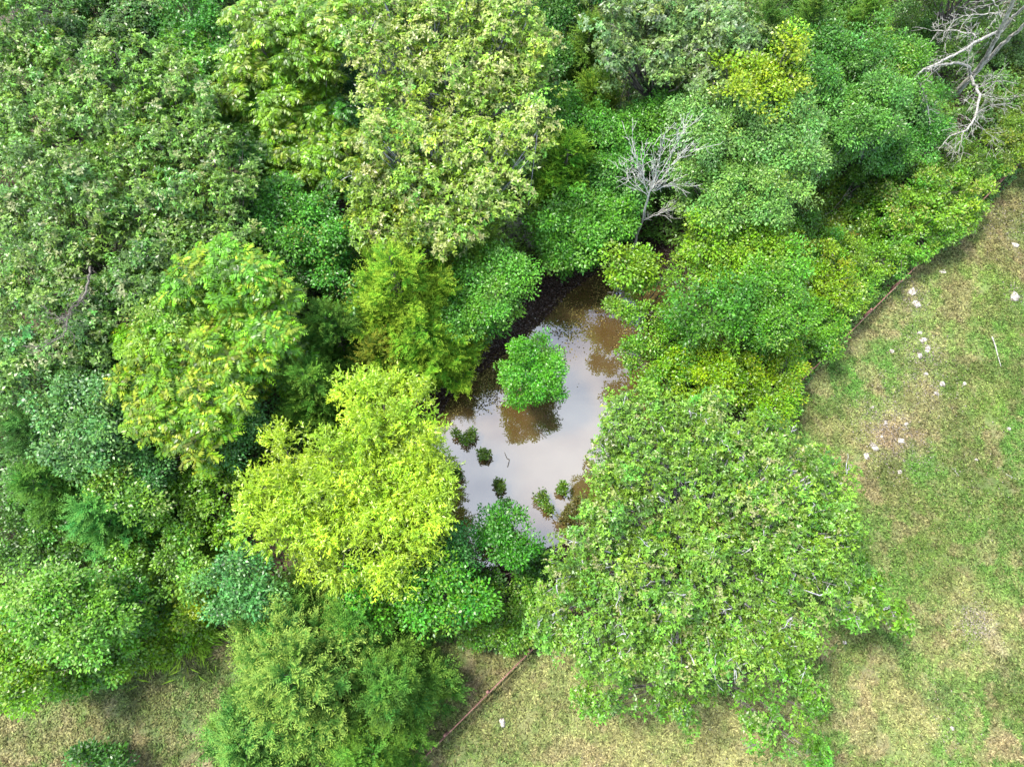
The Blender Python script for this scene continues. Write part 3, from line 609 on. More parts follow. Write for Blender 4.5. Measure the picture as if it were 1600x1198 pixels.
# vine thickets and hedge between wood and fence
G_V = 'vine-covered shrubs along the fence'
def bush(label, color, z, lobes, tip=None, tf=0., name='vine_thicket', cat='shrub', style='small', group=G_V, **k):
    k.setdefault('rc', .42); k.setdefault('kz', .5); k.setdefault('rt', .05)
    return tree(name, label, cat, style, color, z, lobes, tip, tf, group=group, **k)
bush('yellow-green vine thicket directly above the pale oak and right of the pond', (156,208,34), 3.2, [(1040,590,30),(1085,590,32),(1130,590,34),(1060,560,26),(1110,560,28)], (214,220,40), .4)
bush('yellow-flecked vine thicket at the corner of the wood by the lawn', (138,198,38), 2.8, [(1170,600,34),(1215,600,34),(1190,570,32),(1235,570,30),(1200,635,28),(1235,625,18)], (226,216,50), .35)
bush('green vine thicket beside the lower end of the visible fence', (112,190,60), 2.6, [(1255,530,30),(1290,510,28),(1265,490,28),(1240,545,24),(1295,545,22)], (190,214,60), .15)
bush('yellow-topped vine thicket uphill of the green one by the fence', (150,200,44), 2.8, [(1255,430,32),(1285,445,30),(1300,410,30),(1270,400,26),(1320,460,24)], (226,212,50), .35)
bush('light green shrub mass bordering the fence between the thickets and the hedge', (128,190,60), 2.2, [(1340,425,30),(1375,405,28),(1320,390,26),(1355,445,22),(1330,475,20)], (180,210,80), .2)
bush('sprawling bright hedge shrub with cream tips against the upper fence', (136,196,70), 3.0, [(1400,300,34),(1445,295,34),(1490,300,32),(1530,305,24),(1425,335,32),(1470,335,32),(1510,335,24)], (226,214,120), .35, name='hedge_shrub', style='broad')
bush('mid green hedge shrub below the cream-tipped one', (118,190,62), 2.4, [(1395,370,30),(1435,370,30),(1470,365,22),(1375,340,26),(1410,395,20)], (180,212,80), .25, name='hedge_shrub')
bush('low weedy shrub in the rusty clearing right of the sage-green trees', (118,164,60), 1.1, [(1290,300,30),(1330,320,32),(1300,350,34),(1345,360,26),(1270,340,26)], (196,150,80), .15, name='weed_patch', kz=.35)
bush('dull green shrub along the wood edge right of the rusty clearing', (92,148,60), 2.0, [(1350,285,26),(1385,270,24),(1250,345,30),(1240,380,26)], None, name='understory_shrub')
bush('grass-green shrub left of the yellow-topped vine thicket', (108,178,58), 2.4, [(1240,430,20),(1215,540,22),(1285,385,26),(1250,370,22)], None, name='understory_shrub')
bush('olive shrub under the tip of the hanging dead limb', (112,164,58), 2.6, [(1480,225,26),(1510,240,26),(1460,265,22),(1540,255,24),(1500,270,20)], (170,196,70), .2, name='understory_shrub')
bush('olive shrub at the right edge where the fence leaves the wood', (124,160,52), 2.6, [(1570,215,30),(1595,190,28),(1565,250,20),(1605,235,22)], (190,190,70), .25, name='understory_shrub')
bush('dark olive shrub behind the trunk of the large dead tree', (98,132,52), 1.2, [(1570,140,32),(1600,110,32),(1550,180,30),(1600,160,26)], (160,160,70), .2, name='understory_shrub')
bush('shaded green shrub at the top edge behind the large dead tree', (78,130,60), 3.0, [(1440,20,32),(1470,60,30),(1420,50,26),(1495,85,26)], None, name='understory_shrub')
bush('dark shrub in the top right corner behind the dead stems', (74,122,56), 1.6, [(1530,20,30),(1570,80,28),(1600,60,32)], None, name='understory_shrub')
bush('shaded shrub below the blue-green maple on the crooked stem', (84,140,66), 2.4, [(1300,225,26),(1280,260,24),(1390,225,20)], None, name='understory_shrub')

# ------------------------------------------------------------------ trees round the pond
tree('sweetgum_tree', 'small round bright green tree standing alone in the pond', 'tree', 'broad', (92,190,54), 3.7, [(815,548,20),(845,543,21),(801,577,19),(832,572,30),(858,580,20),(815,605,21),(843,602,21),(873,606,11,-.5),(868,566,12,-.3),(800,618,9,-.5)], (150,212,70), .25, rc=.34, kz=.6, cover=2.6, gap=-1.2, dens=1.0, ls=.72, rt=.08)
tree('elm_tree', 'dense emerald tree leaning over the north-west bank of the pond', 'tree', 'small', (116,200,84), 6.2, [(735,420,34),(780,408,34),(812,420,22),(730,465,34),(772,455,32),(803,455,22),(740,495,26),(772,488,20),(712,500,24)], (150,205,110), .2, fall=1.0)
bush('small emerald shrub at the foot of the elm on the dark pond bank', (88,180,64), 2.4, [(725,525,18),(745,515,18),(705,530,16)], None, name='bank_shrub', group=None, style='broad')
bush('tiny yellow-green sapling at the pond edge under the emerald tree', (170,206,48), 1.6, [(735,545,13),(745,538,10),(726,548,9)], None, name='sapling', group=None, style='broad')
bush('little green sprout on the black mud west of the pond tree', (86,176,76), 1.2, [(690,582,9),(692,574,7)], None, name='sapling', group=None, style='broad', rc=.3)
cedar('cedar_tree', 'feathery yellow-green cedar above the bright willow', (608,400), 12, 100, (132,184,66), (212,226,92), .85, dens=1.0, nb=110)
cedar('cedar_tree', 'second feathery yellow cedar just below and right of the tallest one', (655,500), 7, 72, (122,180,66), (200,220,88), .75)
cedar('cedar_tree', 'brownish thinning cedar between the yellow cedars and the willow', (585,540), 5, 52, (120,140,60), (196,176,80), .35)
G_CM = 'shaded cedars in the middle of the wood'
cedar('cedar_tree', 'shaded cedar left of the feathery yellow cedar', (505,490), 8, 62, (74,116,56), (130,164,76), .3, group=G_CM)
cedar('cedar_tree', 'dull cedar directly above the left half of the willow', (470,580), 8, 68, (86,130,58), (150,178,80), .4, group=G_CM)
cedar('cedar_tree', 'small dark cedar under the lower tulip tree', (745,385), 6, 42, (88,124,52), (150,168,72), .3, group=G_CM)
tree('maple_tree', 'emerald maple above the shaded cedars in the middle of the wood', 'tree', 'broad', (92,178,78), 9, [(435,310,32),(480,330,34),(510,365,32),(430,350,32),(470,375,34),(505,410,32),(525,450,24)], (206,200,90), .12, fall=1.1)
tree('maple_tree', 'deep green maple below the fern-leaved tree', 'tree', 'small', (66,144,70), 7.5, [(400,330,28),(395,375,28),(420,400,26),(450,425,26)], None, fall=.8)
tree('walnut_tree', 'large yellow-green tree with long leaf sprays left of the shaded cedars', 'tree', 'frond', (112,186,48), 12, [(300,430,42),(350,420,40),(400,440,40),(430,475,32),(270,475,38),(320,480,44),(375,490,44),(425,520,32)], (206,214,60), .4, fall=1.1, rc=.6)
tree('walnut_tree', 'yellow-green tree with star-like sprays in the middle of the left wood', 'tree', 'frond', (128,190,48), 10.5, [(225,540,36),(275,540,40),(330,550,42),(380,560,36),(220,590,34),(265,605,40),(320,610,40),(370,615,32),(240,650,34),(285,655,34),(300,700,28),(330,660,26)], (210,214,60), .5, fall=1.1, rc=.6)
tree('hickory_tree', 'pale mint-green tree wedged between the two large yellow-green trees', 'tree', 'small', (150,206,110), 11, [(235,490,30),(265,510,28),(225,520,26)], (226,206,110), .25)
tree('maple_tree', 'blue-green maple along the left edge of the left wood', 'tree', 'broad', BLUEG, 9, [(70,615,28),(115,605,34),(160,610,30),(90,655,34),(140,660,36),(110,700,32),(155,705,28),(75,690,26)], (160,200,150), .2, fall=.9, dens=1.2)
tree('maple_tree', 'second blue-green maple tucked against the star-sprayed tree', 'tree', 'broad', (104,172,112), 8, [(190,620,26),(205,660,28),(190,700,26),(225,695,24),(175,560,28),(200,520,26)], None, fall=.8)
tree('maple_tree', 'teal maple in the hollow below the star-sprayed tree', 'tree', 'small', (76,148,98), 6.5, [(240,725,26),(225,750,24),(350,700,26),(385,660,26),(400,610,28),(420,560,26)], None, fall=.6)
G_CL = 'cedars on the shaded left edge'
cedar('cedar_tree', 'dark cedar at the left edge beside the blue-green maple', (20,660), 8, 62, (62,104,62), (110,148,84), .2, group=G_CL)
cedar('cedar_tree', 'green cedar at the left edge above the leafy corner maple', (35,745), 7, 56, (80,132,66), (140,178,84), .35, group=G_CL)
cedar('cedar_tree', 'small cedar half hidden under the left oaks', (110,560), 6, 44, (74,112,54), (128,150,72), .2, group=G_CL)
cedar('cedar_tree', 'blue-green cedar spreading beside the brown clearing', (130,790), 5.5, 58, (98,170,100), (150,206,120), .4)
tree('dogwood_tree', 'light green tree with cream tips right of the blue-green cedar', 'tree', 'broad', (128,194,84), 5.5, [(165,745,24),(195,760,28),(220,780,26),(190,795,26),(150,745,20)], (210,220,140), .3, fall=.5)
bush('green shrub right of the cream-tipped light green tree', (112,180,66), 3.0, [(250,760,24),(280,740,24),(300,770,24),(260,800,26),(320,750,24)], None, name='understory_shrub', group='understory shrubs of the left wood', style='broad')
bush('olive green shrub touching the left side of the willow', (118,182,66), 3.0, [(330,800,28),(350,770,28),(300,820,28),(360,830,26),(275,840,24)], (180,210,80), .2, name='understory_shrub', group='understory shrubs of the left wood', style='broad')
bush('dark shrub in the brown clearing near the left edge', (88,150,62), 2.2, [(70,835,22),(60,800,24),(90,815,20)], None, name='understory_shrub', group='understory shrubs of the left wood', style='broad')
bush('low dark shrub on the left edge between the corner maple and the cedars', (84,142,66), 2.2, [(15,830,26),(25,865,26),(60,870,22),(120,850,20),(10,790,24)], None, name='understory_shrub', group='understory shrubs of the left wood', style='broad')
bush('shaded shrub on the left edge under the dull green oak', (72,128,68), 2.4, [(10,560,26),(45,580,22),(5,610,22),(30,700,22),(60,745,20)], None, name='understory_shrub', group='understory shrubs of the left wood', style='broad')
bush('round mint-green sapling in the tall grass', (126,196,84), 2.6, [(200,860,20),(208,885,16),(185,850,16)], None, name='sapling', group=None, style='broad')
tree('maple_tree', 'blue-green tree under the lower left flank of the willow', 'tree', 'broad', (100,178,118), 6, [(360,870,28),(390,895,28),(345,905,28),(375,930,26),(405,930,22),(340,945,20)], None, fall=.5, dens=1.2)
bush('pale green shrub left of the blue-green tree by the willow', (134,198,92), 3.0, [(290,880,24),(275,905,20),(315,905,22),(265,875,18)], None, name='understory_shrub', group='understory shrubs of the left wood', style='broad')
bush('row of low bright green weeds where the tall grass meets the lawn', (128,190,56), .9, [(215,1020,18),(240,1012,18),(262,1005,18),(285,995,18),(308,985,16),(228,1000,16),(255,985,16)], (190,214,70), .3, name='weed_patch', group=None, style='broad', kz=.35)
bush('lime shrub at the end of the tall grass', (160,206,60), 2.2, [(300,930,18),(312,955,18),(295,962,14)], None, name='understory_shrub', group='understory shrubs of the left wood', style='broad')
tree('maple_tree', 'glossy bright green maple in the lower left corner of the wood', 'tree', 'broad', (124,196,84), 8, [(40,925,34),(85,925,36),(130,945,34),(170,965,28),(60,975,38),(110,985,36),(150,1000,28)], (190,214,120), .25, fall=.7, dens=1.25)
tree('maple_tree', 'yellow-green maple at the left edge beside the lawn', 'tree', 'broad', (132,196,48), 6, [(15,1000,34),(20,1045,34),(60,1030,32),(30,1085,24),(5,960,24)], (190,214,70), .3, fall=.5, dens=1.2)
bush('green shrub skirting the lawn below the corner maple', (112,184,60), 2.6, [(110,1035,26),(150,1040,26),(190,1015,24),(90,1070,20),(130,1065,18),(175,1045,16)], (176,208,80), .2, name='understory_shrub', group='understory shrubs of the left wood', style='broad')
bush('dark green shrub between the corner maple and the tall grass', (84,158,66), 3.2, [(195,935,24),(205,970,22),(185,910,20)], None, name='understory_shrub', group='understory shrubs of the left wood', style='broad')

tree('willow_tree', 'big luminous yellow willow on the west bank of the pond', 'tree', 'willow', WILLOW, 9.5,
     [(555,625,36),(600,630,42),(645,650,40),(575,680,46),(630,695,46),(665,695,28),(425,700,34),(460,715,42),(510,710,36),(530,740,48),(590,750,50),(645,750,42),(674,745,22),
      (410,760,34),(465,775,48),(530,800,50),(590,810,50),(650,810,40),(668,800,22),(430,825,38),(480,840,42),(545,860,44),(600,870,42),(640,855,34),(600,900,22)],
     None, fall=.6, rc=.55, kz=.6, dens=1.0, cover=1.8, twigs=.15, base=(585,800), lf=.66, group=None)
tree('maple_tree', 'deep green tree below the willow with yellow-tipped leaves', 'tree', 'broad', (84,172,54), 5.5, [(560,915,26),(600,935,28),(640,930,30),(680,935,32),(700,900,28),(730,915,26),(660,960,22),(710,955,26),(745,940,20)], (170,208,60), .3, fall=.4, dens=1.2)
tree('maple_tree', 'shaded blue-green tree squeezed between the willow and the pond', 'tree', 'small', (64,142,88), 4, [(690,860,26),(715,845,24),(725,870,22),(680,890,22)], None, fall=.4)
tree('alder_tree', 'emerald tree reaching into the south end of the pond', 'tree', 'broad', (62,158,52), 4.2, [(770,800,22),(795,805,18),(785,825,16),(808,835,18),(818,850,14),(790,865,16),(805,870,16),(755,830,14,-.6)], (130,196,70), .2, kz=.5, rc=.4, ls=.9)
bush('dark low shrub in the muddy notch south of the pond', (66,132,50), 1.6, [(760,905,14),(835,870,14),(845,885,14),(820,900,16)], None, name='bank_shrub', group=None, style='broad')
bush('grassy green bush between the pond notch and the fence end', (112,178,66), 1.8, [(790,930,22),(815,955,22),(770,975,22),(810,990,22),(790,1000,18),(740,985,22),(840,930,18),(850,975,18)], (180,204,90), .2, name='bank_shrub', group=None)
bush('brown-leaved dead bush at the waterline under the pale oak', (104,88,72), .9, [(900,802,10),(912,790,9),(888,816,7)], None, name='dead_bush', group=None, style='broad', ls=.8)

tree('oak_tree', 'huge light green oak with pale bare twigs spreading over fence and lawn', 'tree', 'rosette', OAKG, 11,
     [(975,650,34),(1015,630,30),(955,690,32),(1010,680,44),(1070,655,40),(1110,640,34),(1080,710,50),(1150,690,46),(1200,668,26),(1210,710,48),(1270,730,44),(1315,755,32),
      (965,740,36),(1020,755,50),(950,800,36),(1090,785,54),(1160,775,54),(1240,790,54),(1305,810,44),(895,845,34),(940,860,46),(1005,850,54),(1080,860,58),(1160,860,58),(1240,865,54),(1300,870,38),
      (870,905,30),(915,930,44),(980,930,54),(1055,940,58),(1130,945,58),(1210,940,52),(1280,930,32),(850,965,26),(900,1000,36),(960,1010,48),(1030,1020,52),(1105,1020,52),(1180,1010,42),(1240,1000,36),(1275,985,22)],
     (222,206,150), .16, fall=.35, rc=.5, kz=.5, cover=2.6, gap=-.32, skirt=.5, bark=BARK_PALE, base=(1085,880), rt=.30, twigs=.25, showy=120, dens=1.0, ls=.80)
tree('oak_tree', 'low dark green oak limbs hanging beyond the crown toward the bottom lawn', 'tree', 'rosette', (108,174,66), 6,
     [(985,1070,32),(1045,1080,34),(1110,1070,34),(1165,1058,32),(1075,1120,22),(930,1050,24),(1225,1060,28),(1265,1070,20),(1270,1105,22),(1225,1120,26),(1190,1150,24),(1240,1160,32),(1280,1180,14),(950,1100,18),(915,1090,14)],
     (206,200,140), .1, rc=.45, kz=.4, cover=2.0, ls=.8, base=(1110,1010), showy=10, twigs=.15, skirt=.1)
tree('oak_tree', 'outlying oak branch crown reaching right over the olive lawn', 'tree', 'rosette', (116,180,68), 6.5,
     [(1330,930,26),(1360,915,24),(1380,950,24),(1350,960,24),(1400,970,18),(1345,900,20),(1330,880,18)], (214,204,150), .12, rc=.45, kz=.4, cover=1.3, bark=BARK_PALE, base=(1310,950), showy=5, twigs=.2, skirt=.1)

cedar('cedar_tree', 'large bright feathery cedar at the bottom left of the fence', (445,1055), 9, 138, (92,140,78), (206,222,126), .8, dens=.85, nb=105, ls=1.25)
cedar('cedar_tree', 'green cedar at the bottom edge beside the grey lawn', (372,1165), 6, 86, (96,146,84), (180,212,124), .65, nb=75, ls=1.15)
cedar('cedar_tree', 'olive cedar filling the side nearest the brown grass and fence', (595,1085), 6.5, 84, (84,130,66), (156,186,92), .5, nb=80, ls=1.15)
cedar('cedar_tree', 'darker cedar at the bottom edge left of the fence', (560,1190), 5, 72, (90,142,66), (160,190,84), .4, nb=80)
cedar('cedar_tree', 'shaded green cedar below the deep green tree and above the large cedar', (545,975), 5.5, 80, (84,140,68), (150,186,88), .4, nb=80)
cedar('cedar_tree', 'light feathery cedar tip nearest the lime shrub', (425,985), 5.5, 75, (110,166,90), (176,208,110), .5, nb=70)
bush('dark green round shrub on the bottom edge of the grey lawn', (58,124,52), 1.8, [(130,1190,22),(155,1190,24),(180,1200,18)], None, name='lawn_shrub', group=None, style='broad')

# ------------------------------------------------------------------ dead trees
def dead_tree(name, label, basepx, limbs, parts, seed, twn=5, twl=1.2, mat=None, fan=.6, thin=1.):
    rng = np.random.default_rng(seed); b = px(basepx[0], basepx[1], 0); b[2] = gz(b[0], b[1]) - .05
    r = root(name, label, 'dead tree', b)
    for li, (pts, r0, r1) in enumerate(limbs):
        C = np.array([px(*q) for q in pts]); C[:, 2] = np.maximum(C[:, 2], b[2])
        k = 4 * (len(C) - 1) + 1; s = np.linspace(0, len(C) - 1, k)
        def cr(q):                                   # Catmull-Rom
            i = min(int(q), len(C) - 2); f = q - i; p0, p1, p2, p3 = C[max(i-1,0)], C[i], C[i+1], C[min(i+2,len(C)-1)]
            return .5 * (2*p1 + (p2-p0)*f + (2*p0-5*p1+4*p2-p3)*f*f + (3*p1-p0-3*p2+p3)*f**3)
        P = np.array([cr(q) for q in s]); P += rng.normal(size=P.shape) * .025; R = np.linspace(r0, r1, k) * thin
        ac = Acc(); tubes(ac, P[None], R[None], 9 if r0 > .1 else 6)
        if parts[li] != 'trunk':
            n = int(twn * (len(C) - 1))
            for _ in range(n):
                i = rng.integers(2, k); T = unit(P[min(i, k-1)] - P[i-2]); d = unit(T * fan + rng.normal(size=3) * .8)
                L = twl * rng.uniform(.35, 1.0); m = 6; Q = np.array([P[i-1] + d * L * q for q in np.linspace(0, 1, m)]) + np.cumsum(rng.normal(size=(m, 3)) * .045, 0)
                Q[0] = P[i-1]; rr = min(R[i-1] * .5, .014); tubes(ac, Q[None], np.linspace(rr, .008, m)[None], 5)
                for __ in range(rng.integers(2, 5)):
                    j = rng.integers(1, m - 1); d2 = unit(d + rng.normal(size=3) * .6); L2 = L * rng.uniform(.25, .55)
                    Q2 = np.array([Q[j] + d2 * L2 * q for q in np.linspace(0, 1, 4)]) + np.cumsum(rng.normal(size=(4, 3)) * .03, 0); Q2[0] = Q[j]
                    tubes(ac, Q2[None], np.linspace(max(.010, rr * .5), .006, 4)[None], 4)
        ac.build(parts[li], mat or BARK_DEAD, r, True)
    return r
dead_tree('dead_tree', 'large bare grey dead tree with crooked limbs in the top right corner', (1488,152), [
    ([(1488,152,0),(1505,134,1.4),(1520,118,2.6)], .34, .24),
    ([(1520,118,2.6),(1540,90,4.5),(1558,58,6.5),(1572,30,8.3),(1586,-6,10.2),(1592,-40,12)], .22, .12),
    ([(1520,118,2.6),(1536,102,3.6),(1560,76,5.2),(1584,54,6.6),(1604,36,7.8),(1640,5,9.6)], .21, .11),
    ([(1564,50,6.4),(1584,26,7.8),(1604,8,9),(1630,-20,10)], .15, .08),
    ([(1566,48,6.6),(1545,56,7),(1520,68,7.2),(1500,82,7.3),(1478,92,7.2),(1454,104,7),(1433,116,6.6)], .13, .06),
    ([(1518,118,2.7),(1511,103,4.2),(1497,99,5.6),(1480,100,6.4),(1456,105,6.9),(1434,116,6.8),(1442,140,6),(1449,165,5.2),(1453,192,4.4)], .13, .03),
    ([(1514,118,2.8),(1523,132,4.0),(1530,150,4.6),(1526,172,4.8),(1517,193,4.6),(1505,206,4.3),(1488,211,4.0),(1473,226,3.6),(1467,236,3.4)], .14, .025),
    ([(1505,206,4.3),(1502,220,4.0),(1497,238,3.7)], .05, .02),
    ([(1526,60,7.3),(1518,53,7.4),(1506,51,7.5),(1490,47,7.4),(1470,49,7.2),(1458,48,7.0)], .06, .02),
    ([(1564,28,8),(1560,14,8.4),(1552,2,8.8),(1538,-8,9)], .05, .02),
    ([(1562,20,8),(1530,23,7.8),(1500,27,7.6),(1484,42,7.2),(1478,56,6.8)], .045, .015),
    ([(1528,138,4.4),(1545,130,4.6),(1565,127,4.8),(1590,131,4.8)], .04, .012),
    ([(1530,148,4.6),(1545,150,4.7),(1562,154,4.6),(1585,155,4.4)], .035, .012),
    ([(1522,183,4.7),(1535,170,4.8),(1555,163,4.8),(1580,162,4.6)], .03, .012),
    ([(1522,185,4.7),(1532,198,4.4),(1546,210,4.1),(1552,218,3.8)], .03, .012)],
    ['trunk','trunk','trunk','trunk'] + ['limb'] * 11, 71, 4, 1.3, None, .6, .64)
dead_tree('dead_tree', 'upright bare pale dead tree with a fan of thin branches above the pond', (984,398), [
    ([(984,398,0),(994,375,1.4),(1003,345,3.2),(1010,318,4.8),(1014,304,5.6)], .15, .10),
    ([(1014,304,5.6),(1022,282,6.8),(1028,258,8),(1034,232,9.2),(1041,198,10.6)], .09, .02),
    ([(1014,304,5.6),(1006,285,6.6),(1004,262,7.8),(1007,240,8.8),(1010,220,9.6)], .07, .018),
    ([(1016,300,5.8),(1034,280,6.8),(1048,260,7.7),(1064,244,8.4),(1082,230,9)], .07, .018),
    ([(1018,300,5.8),(1040,292,6.3),(1062,288,6.6),(1084,286,6.8)], .045, .014),
    ([(1012,306,5.5),(996,290,6.2),(984,276,6.8),(972,262,7.3)], .045, .014),
    ([(1018,296,6),(1030,272,7.2),(1046,246,8.4),(1058,222,9.5),(1066,206,10)], .055, .014),
    ([(1010,284,6.6),(1000,268,7.4),(994,250,8.2),(990,228,9)], .04, .012),
    ([(1003,345,3.2),(1022,337,3.6),(1042,330,4.0),(1072,330,4.2)], .05, .015),
    ([(996,370,1.8),(986,358,2.4),(976,345,3.0)], .035, .012)],
    ['trunk'] + ['branch'] * 9, 72, 4, 1.6, BARK_WHITE, 2.8, .5)
dead_tree('dead_shrub', 'low tangle of bare pinkish twigs below the tulip trees', (800,378), [
    ([(800,378,.1),(790,366,.9),(775,358,1.6),(758,364,1.9)], .03, .012), ([(800,378,.1),(805,362,.9),(812,352,1.7),(818,342,2.2)], .03, .012),
    ([(800,378,.1),(812,372,.8),(824,376,1.2),(832,384,1.4)], .03, .012), ([(800,378,.1),(786,382,.8),(770,384,1.2)], .03, .012), ([(800,378,.1),(798,360,1.0),(792,346,1.8)], .03, .012)],
    ['branch'] * 5, 73, 8, .9)
dead_tree('dead_branch_snag', 'thin bare branch leaning out of the wood over the north tip of the pond', (1000,452), [
    ([(1000,430,.6),(985,412,1.6),(975,430,2.0),(960,452,2.0),(950,468,1.9)], .035, .012)], ['branch'], 74, 4, .5)
dead_tree('dead_snag', 'bare forked grey stems in the gap of the sage-green trees', (1128,262), [
    ([(1128,262,.5),(1132,245,3),(1138,220,5),(1140,205,6)], .07, .03), ([(1172,258,2),(1180,248,5),(1190,238,6)], .05, .02), ([(1130,255,1.5),(1145,240,5),(1160,230,6.4)], .04, .015)],
    ['stem','stem','stem'], 75, 3, .9)
dead_tree('dead_snag', 'bare grey snag in the dark gap of the left oaks', (196,345), [
    ([(196,345,0),(193,325,3),(192,300,6.5)], .12, .05), ([(194,335,2),(203,318,5),(214,308,7)], .05, .02), ([(196,345,.5),(178,352,4),(170,348,5)], .04, .02)],
    ['stem','branch','branch'], 76, 3, .9)
dead_tree('dead_limb_tree', 'curving grey bare limb hanging under the left oaks', (140,425), [
    ([(142,418,8.5),(138,440,9.3),(128,468,9.6),(112,482,9.7),(106,500,9.6),(100,525,9.4)], .055, .02), ([(100,525,9.4),(80,535,9.2),(60,548,9)], .03, .01), ([(109,490,9.7),(94,498,9.5),(85,488,9.4)], .03, .01),
    ([(142,418,0),(142,418,8.5)], .14, .1)],
    ['branch','branch','branch','trunk'], 77, 5, .9, BARK)
dead_tree('dead_snag', 'fine bare twigs in the dark hollow of the star-sprayed tree', (308,670), [
    ([(300,668,2),(312,655,5),(318,640,6.5)], .04, .012), ([(304,664,3),(325,664,5),(342,672,5.4)], .03, .01), ([(302,662,3),(300,648,5.5)], .03, .01)], ['branch','branch','branch'], 78, 5, .8)

# ------------------------------------------------------------------ fence: posts and rails, straight across the frame
fa, fb = px(560, 1280, 0), px(1660, 185, 0)
fd = (fb - fa)[:2]; fl = np.linalg.norm(fd); fd = fd / fl; nrm = np.array([-fd[1], fd[0]])
fr = root('rail_fence', 'red-brown wooden rail fence running diagonally between the wood and the lawn', 'fence', (fa[0], fa[1], 0))
def box(acc, c, ux, uy, uz):
    s = np.array([[x, y, z] for z in (-1, 1) for y in (-1, 1) for x in (-1, 1)], float)
    v = c + s[:, :1] * ux + s[:, 1:2] * uy + s[:, 2:] * uz
    acc.add(v, [[0,2,3,1],[4,5,7,6],[0,1,5,4],[2,6,7,3],[0,4,6,2],[1,3,7,5]])
nbay = int(fl / 2.6); step = fl / nbay; d3 = np.array([fd[0], fd[1], 0]); n3 = np.array([nrm[0], nrm[1], 0]); frng = np.random.default_rng(9)
tops = []
for i in range(nbay + 1):
    q = fa[:2] + fd * step * i; z = gz(q[0], q[1]); tops.append((q, z))
for i, (q, z) in enumerate(tops):
    a = Acc(); lean = n3 * frng.normal() * .012
    box(a, np.array([q[0], q[1], z + .5]), d3 * .05, n3 * .05, np.array([0, 0, .62]) + lean)
    box(a, np.array([q[0], q[1], z + 1.138]) + lean, d3 * .058, n3 * .058, np.array([0, 0, .018])); a.build('post', WOOD_RED, fr)
for i in range(nbay):
    (q0, z0_), (q1, z1) = tops[i], tops[i + 1]
    for h in (.35, .70, 1.04):
        a = Acc(); A_ = np.array([q0[0], q0[1], z0_ + h]); B_ = np.array([q1[0], q1[1], z1 + h]) + np.array([0, 0, frng.normal() * .012])
        ax = (B_ - A_) / 2; off = n3 * (-.07)
        box(a, (A_ + B_) / 2 + off, ax * 1.0, n3 * .018, np.array([0, 0, .055])); a.build('rail', WOOD_RED, fr)
# ------------------------------------------------------------------ rocks, sticks
def rock(label, u, v, w, h, ang, z=.08, group='white limestone rocks on the lawn'):
    SEED[0] += 1; rng = np.random.default_rng(SEED[0]); c = px(u, v, 0); c[2] = gz(c[0], c[1]); m = mpp(u, v, 0)
    nu, nv = 14, 8; U, V = np.meshgrid(np.arange(nu) / nu * 2 * math.pi, np.linspace(.02, math.pi - .02, nv))
    d = np.stack([np.cos(U) * np.sin(V), np.sin(U) * np.sin(V), np.cos(V)], -1)
    f1, f2 = rng.normal(size=(2, 3)) * 2.2; g = 1 + .16 * np.sin(d @ f1 * 1.5 + 1) + .13 * np.sin(d @ f2 * 2.4) + .05 * rng.normal(size=U.shape)
    d = np.sign(d) * np.abs(d) ** .7
    p = d * g[..., None] * np.array([w * m * .44, h * m * .44, z]); a_ = math.radians(ang)
    p = np.stack([p[..., 0] * math.cos(a_) - p[..., 1] * math.sin(a_), p[..., 0] * math.sin(a_) + p[..., 1] * math.cos(a_), p[..., 2]], -1) + c + np.array([0, 0, z * .05])
    i = np.arange(nv - 1)[:, None] * nu; j = np.arange(nu)[None]
    Q = np.stack([i + j, i + (j + 1) % nu, i + nu + (j + 1) % nu, i + nu + j], -1).reshape(-1, 4)
    a = Acc(); a.add(p.reshape(-1, 3), Q[:, ::-1]); a_o = a.build('rock', ROCK, None)
    tag(a_o, label, 'rock', group)
rock('longest white rock slab, near the middle of the fence', 1424, 455, 15, 13, 20)
rock('lower end slab touching the longest white rock near the fence', 1433, 474, 12, 17, 25)
rock('white rock nearest the fence, up from the long slab', 1473, 424, 12, 9, 10)
rock('white rock farthest up by the right edge', 1588, 383, 12, 8, -20)
rock('crescent-like white rock at the right edge level with the long slab', 1585, 464, 15, 18, -30)
rock('flat white rock at the top of the cluster of four', 1437, 520, 9, 6, 0)
rock('wide white rock second from the top of the cluster of four', 1443, 531, 15, 9, 15)
rock('largest white rock of the cluster of four, leaning right', 1449, 545, 9, 15, -35)
rock('narrow upright white rock, lowest of the cluster of four', 1437, 556, 7, 13, -8)
rock('small white rock left of the cluster of four', 1394, 548, 8, 7, 0)
rock('small pinkish rock below the cluster of four', 1446, 584, 8, 6, 0)
rock('white rock in pink soil below the pinkish rock', 1472, 600, 9, 11, 0)
rock('little white rock right of the pink soil rocks', 1506, 600, 6, 7, 0)
rock('pale rock on bare pink soil between the upper and lower rocks', 1462, 615, 10, 7, 0)
rock('pale small rock near the wood corner', 1363, 636, 7, 5, 0)
rock('pale rock topmost of the lower rock field', 1384, 660, 7, 8, 0)
rock('small rock right of the topmost one in the lower rock field', 1416, 662, 7, 7, 0)
rock('bright white rock on dark pink soil in the lower rock field', 1408, 688, 12, 9, -10)
rock('long white rock at the left of the lower rock field', 1366, 698, 11, 14, 30)
rock('white rock directly below the long one in the lower rock field', 1355, 712, 9, 11, 0)
rock('white rock nearest the pale oak crown', 1304, 725, 9, 9, 0)
rock('isolated white rock below the lower rock field', 1406, 737, 8, 7, 0)
rock('small white rock alone near the right edge', 1576, 670, 7, 6, 0)
rock('small yellowish rock in the olive lawn', 1525, 718, 5, 5, 0)
rock('tiny pale rock left of the long white rock', 1378, 682, 6, 6, 0)
rock('small white rock right of the oak trunk side over olive lawn', 1319, 1003, 7, 6, 0)
